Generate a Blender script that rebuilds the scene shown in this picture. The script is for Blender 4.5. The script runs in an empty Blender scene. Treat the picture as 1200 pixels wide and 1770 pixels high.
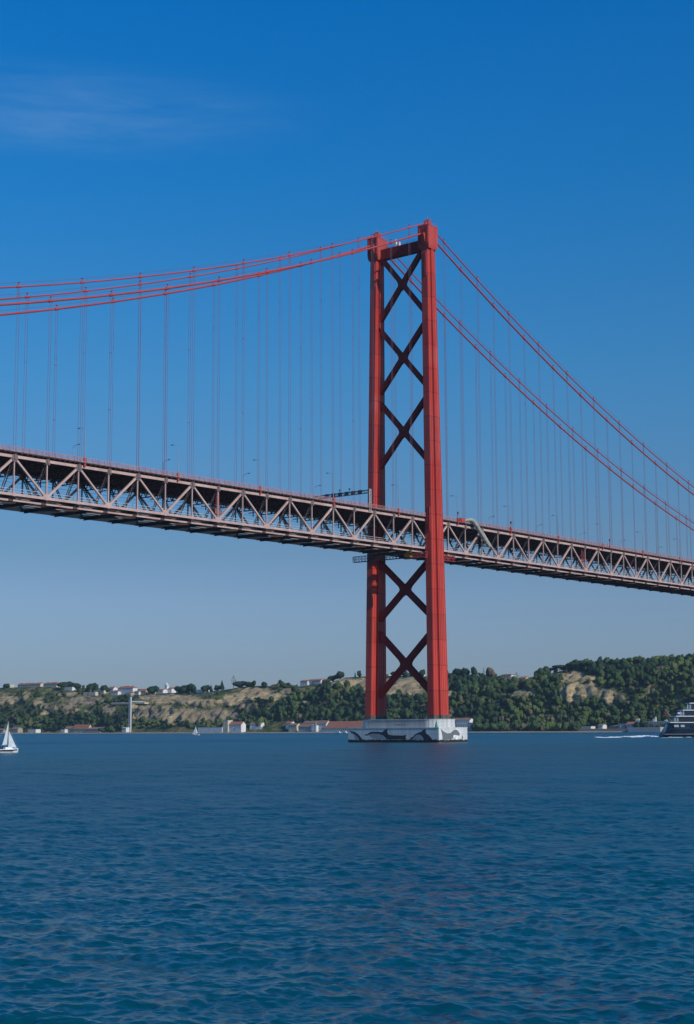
import bpy, math, random
import numpy as np
from mathutils import Vector
R = math.radians
random.seed(7); rng = np.random.default_rng(7)
S = bpy.context.scene
COL = S.collection

# ------------------------------------------------------------ camera
CX, CY, CZ = -462.323, -334.924, 4.772
TH, PITCH, ROLL, FPX = 0.66437, 0.14048, -0.00424, 2655.97   # heading, tilt, roll, focal length for a 1200x1770 frame
_fw = np.array([math.cos(TH), math.sin(TH), 0]); _rt = np.array([math.sin(TH), -math.cos(TH), 0]); _up = np.array([0, 0, 1.])
_F = _fw*math.cos(PITCH)+_up*math.sin(PITCH); _U = _up*math.cos(PITCH)-_fw*math.sin(PITCH)
_R = _rt*math.cos(ROLL)+_U*math.sin(ROLL); _U = _U*math.cos(ROLL)-_rt*math.sin(ROLL)
CAM = np.array([CX, CY, CZ])
cd = bpy.data.cameras.new('camera'); cam = bpy.data.objects.new('camera', cd); COL.objects.link(cam)
from mathutils import Matrix
m = Matrix([[_R[0], _U[0], -_F[0], CX], [_R[1], _U[1], -_F[1], CY], [_R[2], _U[2], -_F[2], CZ], [0, 0, 0, 1]])
cam.matrix_world = m
cd.sensor_fit = 'VERTICAL'; cd.sensor_height = 36; cd.lens = 36*FPX/1770
cd.clip_start = 0.5; cd.clip_end = 12000
S.camera = cam

def ray(x, y): return (x-600)/FPX*_R+(885-y)/FPX*_U+_F
def onx(x, y, X):
    d = ray(x, y); t = (X-CX)/d[0]; return CAM+t*d
def ond(x, y, D): return CAM+D*ray(x, y)
def proj(X, Y, Z):
    dx, dy, dz = X-CX, Y-CY, Z-CZ
    f = dx*_F[0]+dy*_F[1]+dz*_F[2]; r = dx*_R[0]+dy*_R[1]+dz*_R[2]; u = dx*_U[0]+dy*_U[1]+dz*_U[2]
    return 600+FPX*r/f, 885-FPX*u/f

# ------------------------------------------------------------ sky, sun, exposure
SUN_H = np.array([-0.10, -0.99]); SUN_H /= np.linalg.norm(SUN_H)
SUN_EL = R(31); HAZE = .00004
w = bpy.data.worlds.new('World'); S.world = w; w.use_nodes = True
nt = w.node_tree; nt.nodes.clear()
def N(t, k, **kw):
    n = t.nodes.new(k)
    for a, b in kw.items(): setattr(n, a, b)
    return n
def ramp(t, stops, interp='LINEAR'):
    n = N(t, 'ShaderNodeValToRGB'); cr = n.color_ramp; cr.interpolation = interp
    while len(cr.elements) < len(stops): cr.elements.new(0.5)
    for e, (p, c) in zip(cr.elements, stops):
        e.position = p; e.color = (*c, 1) if len(c) == 3 else c
    return n
sky = N(nt, 'ShaderNodeTexSky'); sky.sky_type = 'NISHITA'; sky.sun_disc = False
sky.sun_elevation = SUN_EL
sky.sun_rotation = math.atan2(SUN_H[0], SUN_H[1])
sky.altitude = 0; sky.air_density = 1.0; sky.dust_density = 0.6; sky.ozone_density = 2.0
tc = N(nt, 'ShaderNodeTexCoord'); sx = N(nt, 'ShaderNodeSeparateXYZ'); nt.links.new(tc.outputs['Generated'], sx.inputs[0])
# deeper blue with height, as through a polarising clear autumn air
SKYR = [(0.0, (0.41, 0.517, 0.815)), (0.082, (0.445, 0.56, 0.80)), (0.115, (0.3779, 0.5278, 0.7148)), (0.225, (0.2297, 0.6767, 0.9833)), (0.345, (0.0761, 0.7228, 1.2181)), (0.442, (0.0168, 0.7285, 1.3741)), (0.8, (0.0101, 0.5828, 1.2367))]
rp = ramp(nt, SKYR); nt.links.new(sx.outputs['Z'], rp.inputs[0])
mu = N(nt, 'ShaderNodeMixRGB', blend_type='MULTIPLY'); mu.inputs[0].default_value = 1
nt.links.new(sky.outputs[0], mu.inputs[1]); nt.links.new(rp.outputs[0], mu.inputs[2])
# thin cirrus streaks high on the left
cdir = ray(110, 190); cdir = cdir/np.linalg.norm(cdir)
mp = N(nt, 'ShaderNodeMapping'); mp.inputs['Location'].default_value = tuple(-cdir)
vr = N(nt, 'ShaderNodeVectorRotate'); vr.rotation_type = 'Z_AXIS'; vr.inputs['Angle'].default_value = -(TH-math.pi/2)
nt.links.new(tc.outputs['Generated'], mp.inputs[0]); nt.links.new(mp.outputs[0], vr.inputs['Vector'])
mp2 = N(nt, 'ShaderNodeMapping'); mp2.inputs['Scale'].default_value = (5, 3, 46); mp2.inputs['Rotation'].default_value = (0, R(7), 0)
nt.links.new(vr.outputs[0], mp2.inputs[0])
nz = N(nt, 'ShaderNodeTexNoise'); nz.inputs['Scale'].default_value = 1.6; nz.inputs['Detail'].default_value = 9; nz.inputs['Roughness'].default_value = .66; nz.inputs['Distortion'].default_value = .5
nt.links.new(mp2.outputs[0], nz.inputs['Vector'])
mp3 = N(nt, 'ShaderNodeMapping'); mp3.inputs['Scale'].default_value = (7, 7, 38); mp3.inputs['Rotation'].default_value = (0, R(6), 0)
nt.links.new(vr.outputs[0], mp3.inputs[0])
ln = N(nt, 'ShaderNodeVectorMath', operation='LENGTH'); nt.links.new(mp3.outputs[0], ln.inputs[0])
msk = N(nt, 'ShaderNodeMapRange'); msk.interpolation_type = 'SMOOTHSTEP'; msk.inputs[1].default_value = 1.25; msk.inputs[2].default_value = .2; msk.inputs[3].default_value = 0; msk.inputs[4].default_value = 1
nt.links.new(ln.outputs['Value'], msk.inputs[0])
nr = N(nt, 'ShaderNodeMapRange'); nr.inputs[1].default_value = .32; nr.inputs[2].default_value = .75
nt.links.new(nz.outputs[0], nr.inputs[0])
cm = N(nt, 'ShaderNodeMath', operation='MULTIPLY'); nt.links.new(msk.outputs[0], cm.inputs[0]); nt.links.new(nr.outputs[0], cm.inputs[1])
cm2 = N(nt, 'ShaderNodeMath', operation='MULTIPLY'); nt.links.new(cm.outputs[0], cm2.inputs[0]); cm2.inputs[1].default_value = .34
cmix = N(nt, 'ShaderNodeMixRGB'); nt.links.new(cm2.outputs[0], cmix.inputs[0]); nt.links.new(mu.outputs[0], cmix.inputs[1]); cmix.inputs[2].default_value = (1.9, 3.6, 6.2, 1)
bg = N(nt, 'ShaderNodeBackground'); bg.inputs[1].default_value = 0.1
nt.links.new(cmix.outputs[0], bg.inputs[0])
wo = N(nt, 'ShaderNodeOutputWorld'); nt.links.new(bg.outputs[0], wo.inputs[0])

sl = bpy.data.lights.new('sun', 'SUN'); sl.energy = 3.2; sl.angle = R(.5); sl.color = (1, .93, .83)
so = bpy.data.objects.new('sun', sl); COL.objects.link(so)
sd = Vector((SUN_H[0]*math.cos(SUN_EL), SUN_H[1]*math.cos(SUN_EL), math.sin(SUN_EL)))
so.rotation_euler = sd.to_track_quat('Z', 'Y').to_euler(); so.location = (-200, -400, 300)
S.view_settings.view_transform = 'Standard'; S.view_settings.look = 'None'; S.view_settings.exposure = 0.0; S.view_settings.gamma = 1
S.cycles.max_bounces = 6; S.cycles.diffuse_bounces = 3; S.cycles.glossy_bounces = 3; S.cycles.volume_bounces = 1
S.cycles.transparent_max_bounces = 4

# ------------------------------------------------------------ materials
def mat(name, col, rough=.6, metal=0, var=.12, scale=.5, bump=0, bscale=8, spec=.4, col2=None, streak=False):
    mt = bpy.data.materials.new(name); mt.use_nodes = True; t = mt.node_tree; b = t.nodes['Principled BSDF']
    g = N(t, 'ShaderNodeNewGeometry')
    n = N(t, 'ShaderNodeTexNoise'); n.inputs['Scale'].default_value = scale; n.inputs['Detail'].default_value = 5; n.inputs['Roughness'].default_value = .6
    if streak:
        mpp = N(t, 'ShaderNodeMapping'); mpp.inputs['Scale'].default_value = (1, 1, .12); t.links.new(g.outputs['Position'], mpp.inputs[0]); t.links.new(mpp.outputs[0], n.inputs['Vector'])
    else: t.links.new(g.outputs['Position'], n.inputs['Vector'])
    c2 = col2 or tuple(min(1, c*(1+var)) for c in col); c1 = tuple(c*(1-var) for c in col) if not col2 else col
    r = ramp(t, [(.32, c1), (.68, c2)]); t.links.new(n.outputs[0], r.inputs[0]); t.links.new(r.outputs[0], b.inputs['Base Color'])
    b.inputs['Roughness'].default_value = rough; b.inputs['Metallic'].default_value = metal; b.inputs['Specular IOR Level'].default_value = spec
    if bump:
        n2 = N(t, 'ShaderNodeTexNoise'); n2.inputs['Scale'].default_value = bscale; n2.inputs['Detail'].default_value = 4; t.links.new(g.outputs['Position'], n2.inputs['Vector'])
        bp = N(t, 'ShaderNodeBump'); bp.inputs['Strength'].default_value = bump; t.links.new(n2.outputs[0], bp.inputs['Height']); t.links.new(bp.outputs[0], b.inputs['Normal'])
    return mt
def seamed(mt, pitch, width, dark, z0=0):   # welded plate seams: thin darker rings every `pitch` metres of height
    t = mt.node_tree; b = t.nodes['Principled BSDF']; src = b.inputs['Base Color'].links[0].from_socket
    g = N(t, 'ShaderNodeNewGeometry'); s = N(t, 'ShaderNodeSeparateXYZ'); t.links.new(g.outputs['Position'], s.inputs[0])
    a = N(t, 'ShaderNodeMath', operation='MULTIPLY_ADD'); a.inputs[1].default_value = 1/pitch; a.inputs[2].default_value = z0; t.links.new(s.outputs['Z'], a.inputs[0])
    f = N(t, 'ShaderNodeMath', operation='FRACT'); t.links.new(a.outputs[0], f.inputs[0])
    l = N(t, 'ShaderNodeMath', operation='LESS_THAN'); l.inputs[1].default_value = width/pitch; t.links.new(f.outputs[0], l.inputs[0])
    # tone differs a little from plate to plate
    fl = N(t, 'ShaderNodeMath', operation='FLOOR'); t.links.new(a.outputs[0], fl.inputs[0])
    wn = N(t, 'ShaderNodeTexWhiteNoise'); wn.noise_dimensions = '1D'; t.links.new(fl.outputs[0], wn.inputs['W'])
    mr = N(t, 'ShaderNodeMapRange'); mr.inputs[3].default_value = .88; mr.inputs[4].default_value = 1.06; t.links.new(wn.outputs['Value'], mr.inputs[0])
    vm = N(t, 'ShaderNodeVectorMath', operation='SCALE'); t.links.new(src, vm.inputs[0]); t.links.new(mr.outputs[0], vm.inputs['Scale'])
    mpg = N(t, 'ShaderNodeMapping'); mpg.inputs['Scale'].default_value = (1.3, 1.3, .07); t.links.new(g.outputs['Position'], mpg.inputs[0])
    ng = N(t, 'ShaderNodeTexNoise'); ng.inputs['Scale'].default_value = 1.1; ng.inputs['Detail'].default_value = 5; t.links.new(mpg.outputs[0], ng.inputs['Vector'])
    rg = N(t, 'ShaderNodeMapRange'); rg.inputs[1].default_value = .54; rg.inputs[2].default_value = .78; rg.inputs[4].default_value = .75; t.links.new(ng.outputs[0], rg.inputs[0])
    gx = N(t, 'ShaderNodeMixRGB'); t.links.new(rg.outputs[0], gx.inputs[0]); t.links.new(vm.outputs[0], gx.inputs[1]); gx.inputs[2].default_value = (.20, .035, .026, 1)
    nf_ = N(t, 'ShaderNodeTexNoise'); nf_.inputs['Scale'].default_value = .045; nf_.inputs['Detail'].default_value = 3; t.links.new(g.outputs['Position'], nf_.inputs['Vector'])
    rf = N(t, 'ShaderNodeMapRange'); rf.inputs[1].default_value = .56; rf.inputs[2].default_value = .72; rf.inputs[4].default_value = .3; t.links.new(nf_.outputs[0], rf.inputs[0])
    fx = N(t, 'ShaderNodeMixRGB'); t.links.new(rf.outputs[0], fx.inputs[0]); t.links.new(gx.outputs[0], fx.inputs[1]); fx.inputs[2].default_value = (.52, .17, .14, 1)
    mx = N(t, 'ShaderNodeMixRGB'); t.links.new(l.outputs[0], mx.inputs[0]); t.links.new(fx.outputs[0], mx.inputs[1]); mx.inputs[2].default_value = (*dark, 1)
    t.links.new(mx.outputs[0], b.inputs['Base Color'])
    return mt
M = {}
M['red'] = seamed(mat('tower_red_paint', (.44, .036, .026), .5, var=.16, scale=.18, col2=(.56, .072, .050), streak=True), 9.2, .28, (.3, .03, .022))
M['brace'] = mat('brace_shaded_red', (.25, .026, .022), .75, scale=.3, spec=.2)  # same paint as the tower legs; shade on the braces is darkened into the colour
M['cable'] = mat('cable_red_paint', (.40, .055, .058), .55, scale=.1)
M['rope'] = mat('rope_maroon', (.20, .10, .14), .6, scale=.1)
M['truss'] = mat('faded_pink_paint', (.43, .265, .23), .6, scale=.25, col2=(.60, .415, .365), streak=True)
M['gusset'] = mat('gusset_grey_mauve', (.13, .095, .095), .7, scale=.6, col2=(.22, .155, .15))
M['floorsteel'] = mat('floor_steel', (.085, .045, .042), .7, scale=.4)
M['rail'] = mat('railing_red', (.42, .12, .10), .6, scale=.4, col2=(.52, .26, .22))
M['asphalt'] = mat('asphalt', (.05, .05, .052), .9, scale=.8)
M['grey'] = mat('galvanised_steel', (.42, .43, .42), .5, scale=1)
M['lamp'] = mat('lamp_grey', (.26, .29, .32), .6, scale=1)
M['darkgrey'] = mat('dark_steel', (.05, .05, .06), .5, scale=1)
M['redlead'] = mat('red_lead_paint', (.42, .055, .045), .6, scale=1)
M['olive'] = mat('olive_boom_paint', (.33, .33, .27), .6, scale=.8)
M['yellow'] = mat('yellow_paint', (.75, .38, .03), .5, scale=1)
M['bandbase'] = mat('base_coating', (.05, .045, .042), .8, scale=.7, col2=(.13, .115, .10), streak=True)
def concrete(name, c1, c2):
    mt = mat(name, c1, .9, scale=.35, col2=c2, streak=True, bump=.15, bscale=2.5)
    t = mt.node_tree; b = t.nodes['Principled BSDF']; src = b.inputs['Base Color'].links[0].from_socket
    g = N(t, 'ShaderNodeNewGeometry'); s = N(t, 'ShaderNodeSeparateXYZ'); t.links.new(g.outputs['Position'], s.inputs[0])
    # tide mark: black weed and mussels up to a ragged line
    n = N(t, 'ShaderNodeTexNoise'); n.inputs['Scale'].default_value = .9; n.inputs['Detail'].default_value = 5; t.links.new(g.outputs['Position'], n.inputs['Vector'])
    ad = N(t, 'ShaderNodeMath', operation='MULTIPLY_ADD'); ad.inputs[1].default_value = -1.3; t.links.new(n.outputs[0], ad.inputs[0]); t.links.new(s.outputs['Z'], ad.inputs[2])
    lr = N(t, 'ShaderNodeMapRange'); lr.inputs[1].default_value = .12; lr.inputs[2].default_value = .42; lr.inputs[3].default_value = 1; lr.inputs[4].default_value = 0; t.links.new(ad.outputs[0], lr.inputs[0])
    mx = N(t, 'ShaderNodeMixRGB'); t.links.new(lr.outputs[0], mx.inputs[0]); t.links.new(src, mx.inputs[1]); mx.inputs[2].default_value = (.022, .022, .014, 1)
    # rust/rain runs: narrow vertical stains
    mp_ = N(t, 'ShaderNodeMapping'); mp_.inputs['Scale'].default_value = (1.6, 1.6, .08); t.links.new(g.outputs['Position'], mp_.inputs[0])
    n3 = N(t, 'ShaderNodeTexNoise'); n3.inputs['Scale'].default_value = 1; n3.inputs['Detail'].default_value = 3; t.links.new(mp_.outputs[0], n3.inputs['Vector'])
    r3 = N(t, 'ShaderNodeMapRange'); r3.inputs[1].default_value = .58; r3.inputs[2].default_value = .8; r3.inputs[4].default_value = .55; t.links.new(n3.outputs[0], r3.inputs[0])
    m2 = N(t, 'ShaderNodeMixRGB'); t.links.new(r3.outputs[0], m2.inputs[0]); t.links.new(mx.outputs[0], m2.inputs[1]); m2.inputs[2].default_value = (.2, .17, .13, 1)
    mx2 = N(t, 'ShaderNodeMixRGB'); t.links.new(lr.outputs[0], mx2.inputs[0]); t.links.new(m2.outputs[0], mx2.inputs[1]); mx2.inputs[2].default_value = (.022, .022, .014, 1)
    jm = None
    for ax, pitch in (('Y', 3.3), ('X', 3.6), ('Z', 1.45)):
        a = N(t, 'ShaderNodeMath', operation='MULTIPLY'); a.inputs[1].default_value = 1/pitch; t.links.new(s.outputs[ax], a.inputs[0])
        f = N(t, 'ShaderNodeMath', operation='FRACT'); t.links.new(a.outputs[0], f.inputs[0])
        l = N(t, 'ShaderNodeMath', operation='LESS_THAN'); l.inputs[1].default_value = .09/pitch; t.links.new(f.outputs[0], l.inputs[0])
        if jm is None: jm = l
        else:
            mxx = N(t, 'ShaderNodeMath', operation='MAXIMUM'); t.links.new(jm.outputs[0], mxx.inputs[0]); t.links.new(l.outputs[0], mxx.inputs[1]); jm = mxx
    js = N(t, 'ShaderNodeMath', operation='MULTIPLY'); js.inputs[1].default_value = .4; t.links.new(jm.outputs[0], js.inputs[0])
    jx = N(t, 'ShaderNodeMixRGB'); t.links.new(js.outputs[0], jx.inputs[0]); t.links.new(mx2.outputs[0], jx.inputs[1]); jx.inputs[2].default_value = (.12, .115, .11, 1)
    t.links.new(jx.outputs[0], b.inputs['Base Color'])
    return mt
M['pier'] = concrete('white_painted_concrete', (.54, .54, .53), (.72, .72, .70))
M['drum'] = concrete('grey_concrete', (.48, .48, .46), (.66, .66, .64))
M['dolphin'] = mat('dolphin_dark_paint', (.035, .04, .055), .8, scale=1)
M['dolphin_belly'] = mat('dolphin_belly_paint', (.30, .32, .35), .8, scale=1)
M['orca'] = mat('orca_grey_paint', (.14, .15, .16), .8, scale=1)
M['whitep'] = mat('white_paint', (.8, .8, .79), .6, scale=1)
M['green'] = mat('green_marker_paint', (.01, .28, .16), .5, scale=1)
M['graffito'] = mat('faint_black_lettering', (.16, .16, .16), .9, scale=1)

# ------------------------------------------------------------ mesh builder
class MB:
    def __init__(s): s.v = []; s.f = []
    def add(s, vs, fs):
        o = len(s.v); s.v.extend([tuple(map(float, v)) for v in vs]); s.f.extend([tuple(o+i for i in f) for f in fs])
    def box(s, x0, x1, y0, y1, z0, z1):
        s.add([(x0, y0, z0), (x1, y0, z0), (x1, y1, z0), (x0, y1, z0), (x0, y0, z1), (x1, y0, z1), (x1, y1, z1), (x0, y1, z1)],
              [(3, 2, 1, 0), (4, 5, 6, 7), (0, 1, 5, 4), (1, 2, 6, 5), (2, 3, 7, 6), (3, 0, 4, 7)])
    def beam(s, a, b, wd, h, up=(0, 0, 1)):
        a = Vector(a); b = Vector(b); d = (b-a).normalized(); u = Vector(up)
        if abs(d.dot(u)) > .98: u = Vector((1, 0, 0))
        sd_ = d.cross(u).normalized()*(wd/2); uu = sd_.cross(d).normalized()*(h/2)
        vs = [p+q for p in (a, b) for q in (-sd_-uu, sd_-uu, sd_+uu, -sd_+uu)]
        s.add(vs, [(0, 1, 2, 3), (7, 6, 5, 4), (0, 4, 5, 1), (1, 5, 6, 2), (2, 6, 7, 3), (3, 7, 4, 0)])
    def tube(s, pts, r, n=8, cap=True):
        pts = [Vector(p) for p in pts]; rs = r if isinstance(r, (list, tuple)) else [r]*len(pts); vs = []
        for i, p in enumerate(pts):
            d = (pts[min(i+1, len(pts)-1)]-pts[max(i-1, 0)]).normalized()
            u = Vector((0, 0, 1)) if abs(d.z) < .95 else Vector((1, 0, 0))
            a = d.cross(u).normalized(); b = a.cross(d)
            for k in range(n): vs.append(p+(a*math.cos(2*math.pi*k/n)+b*math.sin(2*math.pi*k/n))*rs[i])
        fs = [(i*n+k, i*n+(k+1) % n, (i+1)*n+(k+1) % n, (i+1)*n+k) for i in range(len(pts)-1) for k in range(n)]
        if cap: fs += [tuple(range(n))[::-1], tuple((len(pts)-1)*n+k for k in range(n))]
        s.add(vs, fs)
    def prism(s, poly, f0, f1):     # poly: 2-D points, f0/f1 map them to 3-D ends
        n = len(poly); vs = [f0(*p) for p in poly]+[f1(*p) for p in poly]
        s.add(vs, [tuple(range(n))[::-1], tuple(range(n, 2*n))]+[(i, (i+1) % n, n+(i+1) % n, n+i) for i in range(n)])
    def loft(s, rings):
        n = len(rings[0]); vs = [p for r_ in rings for p in r_]
        fs = [(i*n+k, i*n+(k+1) % n, (i+1)*n+(k+1) % n, (i+1)*n+k) for i in range(len(rings)-1) for k in range(n)]
        fs += [tuple(range(n))[::-1], tuple((len(rings)-1)*n+k for k in range(n))]
        s.add(vs, fs)
    def mesh(s, name, mt, smooth=False):
        me = bpy.data.meshes.new(name); me.from_pydata(s.v, [], s.f); me.update()
        if mt is not None: me.materials.append(mt)
        if smooth: me.polygons.foreach_set('use_smooth', [True]*len(me.polygons))
        return me
    def build(s, name, mt, parent=None, smooth=False, loc=None, rz=None):
        return link(name, s.mesh(name, mt, smooth), parent, loc, rz)
def link(name, me, parent=None, loc=None, rz=None):
    o = bpy.data.objects.new(name, me); COL.objects.link(o)
    if parent is not None: o.parent = parent
    if loc is not None: o.location = loc
    if rz is not None: o.rotation_euler = (0, 0, rz)
    return o
def tag(o, label, cat, group=None, kind=None):
    if label: o['label'] = label
    if cat: o['category'] = cat
    if group: o['group'] = group
    if kind: o['kind'] = kind
    return o
def thing(name, label, cat, loc=(0, 0, 0), rz=0, group=None):
    return tag(link(name, None, None, loc, rz), label, cat, group)
def copy_tree(o, parent=None):
    c = o.copy(); COL.objects.link(c); c.parent = parent
    for ch in list(o.children): copy_tree(ch, c)
    return c
def npmesh(name, V, F, mt, smooth=False):
    me = bpy.data.meshes.new(name); nf, k = F.shape
    me.vertices.add(len(V)); me.vertices.foreach_set('co', np.ascontiguousarray(V, np.float32).ravel())
    me.loops.add(nf*k); me.loops.foreach_set('vertex_index', np.ascontiguousarray(F, np.int32).ravel())
    me.polygons.add(nf); me.polygons.foreach_set('loop_start', np.arange(0, nf*k, k, dtype=np.int32))
    try: me.polygons.foreach_set('loop_total', np.full(nf, k, np.int32))
    except Exception: pass
    me.update(calc_edges=True); me.validate()
    if smooth: me.polygons.foreach_set('use_smooth', np.ones(nf, bool))
    if mt: me.materials.append(mt)
    return me

# ============================================================ WATER
def build_water():
    # rings packed densely where the river is close to the quay, sparsely far out
    h = CZ
    k = np.linspace(0, 1, 840)
    rn = 1/((1-k)/22.0+k/4000.0)
    rr = np.concatenate([[.01, 3, 6, 9, 12, 15, 18, 20], rn])
    a_main = np.linspace(-R(28), R(28), 1150)
    a_out = np.linspace(R(28), 2*math.pi-R(28), 90)[1:-1]
    ang = TH-np.concatenate([a_main, a_out])
    A, Rr = np.meshgrid(ang, rr)
    X = CX+Rr*np.cos(A); Y = CY+Rr*np.sin(A)
    dr = np.gradient(rr)[:, None]*np.ones_like(A)
    da = np.abs(np.concatenate([np.full(1150, R(56)/1150), np.full(88, (2*math.pi-R(56))/90)]))[None, :]*Rr
    cell = np.maximum(dr, da)
    Z = np.zeros_like(X); DX = np.zeros_like(X); DY = np.zeros_like(X)
    g2 = np.random.default_rng(3)
    wind = TH+R(180+18)
    nW = 190
    VR = np.full_like(X, .03**2)     # slope variance of the waves too short for the mesh there
    for i in range(nW):
        L = 0.22*(11/0.22)**((i+g2.random())/nW)
        kk = 2*math.pi/L; th = wind+g2.normal()*R(46)
        slope = .026*(1 if L < .8 else (.8/L)**.62)
        a = slope/kk; ph = g2.random()*6.283
        cx, cy = math.cos(th), math.sin(th)
        att = np.clip((L/np.maximum(cell, 1e-6)-1.2)/1.4, 0, 1)
        VR += .22*(1-att**2)*slope**2/2
        arg = kk*(X*cx+Y*cy)+ph
        s_, c_ = np.sin(arg), np.cos(arg)
        Z += a*att*c_; DX -= .85*a*att*cx*s_; DY -= .85*a*att*cy*s_
    V = np.stack([X+DX, Y+DY, Z], -1).reshape(-1, 3)
    nr_, na = X.shape
    i = np.arange(nr_-1)[:, None]; j = np.arange(na)[None, :]; j2 = (j+1) % na
    F = np.stack([i*na+j, i*na+j2, (i+1)*na+j2, (i+1)*na+j], -1).reshape(-1, 4)
    mt = bpy.data.materials.new('river_water'); mt.use_nodes = True; t = mt.node_tree; b = t.nodes['Principled BSDF']
    b.inputs['Base Color'].default_value = (.001, .060, .082, 1); b.inputs['Roughness'].default_value = .11; b.inputs['IOR'].default_value = 1.5
    b.inputs['Specular IOR Level'].default_value = .5; b.inputs['Specular Tint'].default_value = (.8, .96, 1, 1)
    g = N(t, 'ShaderNodeNewGeometry')
    # ripples below the mesh's resolution: tilt the normal by noise slopes, in world space
    acc = None
    for sc, amp, det, ysc in ((.10, .35, 2, .4), (.5, .35, 3, .4), (1.6, .6, 3, .4), (5.5, .9, 3, .4)):
        mpn = N(t, 'ShaderNodeMapping'); mpn.inputs['Rotation'].default_value = (0, 0, -wind); mpn.inputs['Scale'].default_value = (1, ysc, 1)
        t.links.new(g.outputs['Position'], mpn.inputs[0])
        n = N(t, 'ShaderNodeTexNoise'); n.inputs['Scale'].default_value = sc; n.inputs['Detail'].default_value = det; n.inputs['Roughness'].default_value = .6
        t.links.new(mpn.outputs[0], n.inputs['Vector'])
        v = N(t, 'ShaderNodeVectorMath', operation='SUBTRACT'); v.inputs[1].default_value = (.5, .5, .5); t.links.new(n.outputs['Color'], v.inputs[0])
        v2 = N(t, 'ShaderNodeVectorMath', operation='SCALE'); v2.inputs['Scale'].default_value = amp; t.links.new(v.outputs[0], v2.inputs[0])
        if acc is None: acc = v2
        else:
            ad = N(t, 'ShaderNodeVectorMath', operation='ADD'); t.links.new(acc.outputs[0], ad.inputs[0]); t.links.new(v2.outputs[0], ad.inputs[1]); acc = ad
    # wind lanes: broad patches of slightly rougher water
    n = N(t, 'ShaderNodeTexNoise'); n.inputs['Scale'].default_value = .012; n.inputs['Detail'].default_value = 3
    mpn = N(t, 'ShaderNodeMapping'); mpn.inputs['Rotation'].default_value = (0, 0, -wind); mpn.inputs['Scale'].default_value = (2.2, .5, 1)
    t.links.new(g.outputs['Position'], mpn.inputs[0]); t.links.new(mpn.outputs[0], n.inputs['Vector'])
    mr = N(t, 'ShaderNodeMapRange'); mr.inputs[1].default_value = .3; mr.inputs[2].default_value = .7; mr.inputs[3].default_value = .8; mr.inputs[4].default_value = 1.2
    t.links.new(n.outputs[0], mr.inputs[0])
    v3 = N(t, 'ShaderNodeVectorMath', operation='SCALE'); t.links.new(acc.outputs[0], v3.inputs[0]); t.links.new(mr.outputs[0], v3.inputs['Scale'])
    flat = N(t, 'ShaderNodeVectorMath', operation='MULTIPLY'); flat.inputs[1].default_value = (1, 1, 0); t.links.new(v3.outputs[0], flat.inputs[0])
    ad = N(t, 'ShaderNodeVectorMath', operation='ADD'); t.links.new(g.outputs['Normal'], ad.inputs[0]); t.links.new(flat.outputs[0], ad.inputs[1])
    nn = N(t, 'ShaderNodeVectorMath', operation='NORMALIZE'); t.links.new(ad.outputs[0], nn.inputs[0]); t.links.new(nn.outputs[0], b.inputs['Normal'])
    ra = N(t, 'ShaderNodeAttribute', attribute_name='ripple'); t.links.new(ra.outputs['Fac'], b.inputs['Roughness'])
    wm = npmesh('water', V, F[:, ::-1], mt, True)
    aa = wm.attributes.new('ripple', 'FLOAT', 'POINT'); aa.data.foreach_set('value', np.clip(np.sqrt(np.sqrt(2*VR)), .05, .62).astype(np.float32).ravel())
    o = link('water', wm)
    tag(o, None, None, kind='structure')
build_water()

# ============================================================ TERRAIN
SKY_PX = [(-160, 1188), (-60, 1190), (0, 1189), (30, 1188), (75, 1187), (100, 1188), (130, 1190), (150, 1194), (190, 1198), (215, 1201), (250, 1201), (280, 1198), (330, 1197), (370, 1195), (400, 1191), (430, 1186), (450, 1185), (470, 1188), (520, 1186), (560, 1181), (580, 1177), (600, 1171), (635, 1169), (670, 1168), (735, 1169), (775, 1166), (850, 1171), (868, 1176), (920, 1178), (932, 1173), (960, 1162), (1000, 1154), (1060, 1152), (1100, 1150), (1150, 1149), (1200, 1144), (1300, 1140), (1450, 1142)]
XS = 1130.; WC = 150.
_cp = np.array([onx(x, y, XS+WC) for x, y in SKY_PX])[::-1]
ROCK = [  # where bare rock shows: px x, px y, half width, half height, tone 0 dark/grey .. 1 ochre
    (15, 1209, 22, 9, .9), (48, 1203, 8, 8, .5), (85, 1233, 17, 4, .9), (135, 1232, 30, 5, .8), (105, 1222, 40, 5, .2), (70, 1216, 14, 6, .4), (150, 1212, 40, 8, .1), (190, 1228, 16, 12, .1), (120, 1200, 20, 4, .35),
    (236, 1232, 9, 20, 1.), (258, 1234, 28, 17, .15), (295, 1236, 16, 18, .9), (330, 1237, 40, 15, .45), (375, 1235, 30, 12, .3), (300, 1208, 62, 9, .45), (360, 1214, 70, 7, .7), (260, 1206, 20, 6, .25), (430, 1222, 20, 10, .3),
    (445, 1195, 34, 7, .5), (460, 1204, 40, 7, .95), (415, 1206, 30, 7, .8), (500, 1194, 30, 5, .35), (405, 1238, 20, 10, .25), (530, 1215, 6, 4, .9),
    (605, 1180, 42, 9, .6), (690, 1181, 52, 12, .65), (650, 1190, 30, 7, .5), (700, 1196, 40, 6, .8), (780, 1200, 12, 8, .8),
    (922, 1196, 5, 11, .6), (905, 1199, 22, 6, .55), (882, 1207, 18, 5, .8), (858, 1216, 6, 4, .9), (995, 1197, 30, 20, 1.), (972, 1200, 8, 10, .8), (1020, 1193, 17, 16, .8), (1050, 1203, 19, 15, .9), (1074, 1208, 14, 7, .6), (985, 1170, 36, 9, .7), (1022, 1174, 12, 5, .9), (1130, 1192, 12, 6, .8), (1166, 1182, 8, 4, .2), (1090, 1216, 12, 4, .5), (1115, 1170, 8, 3, .4)]
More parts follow.
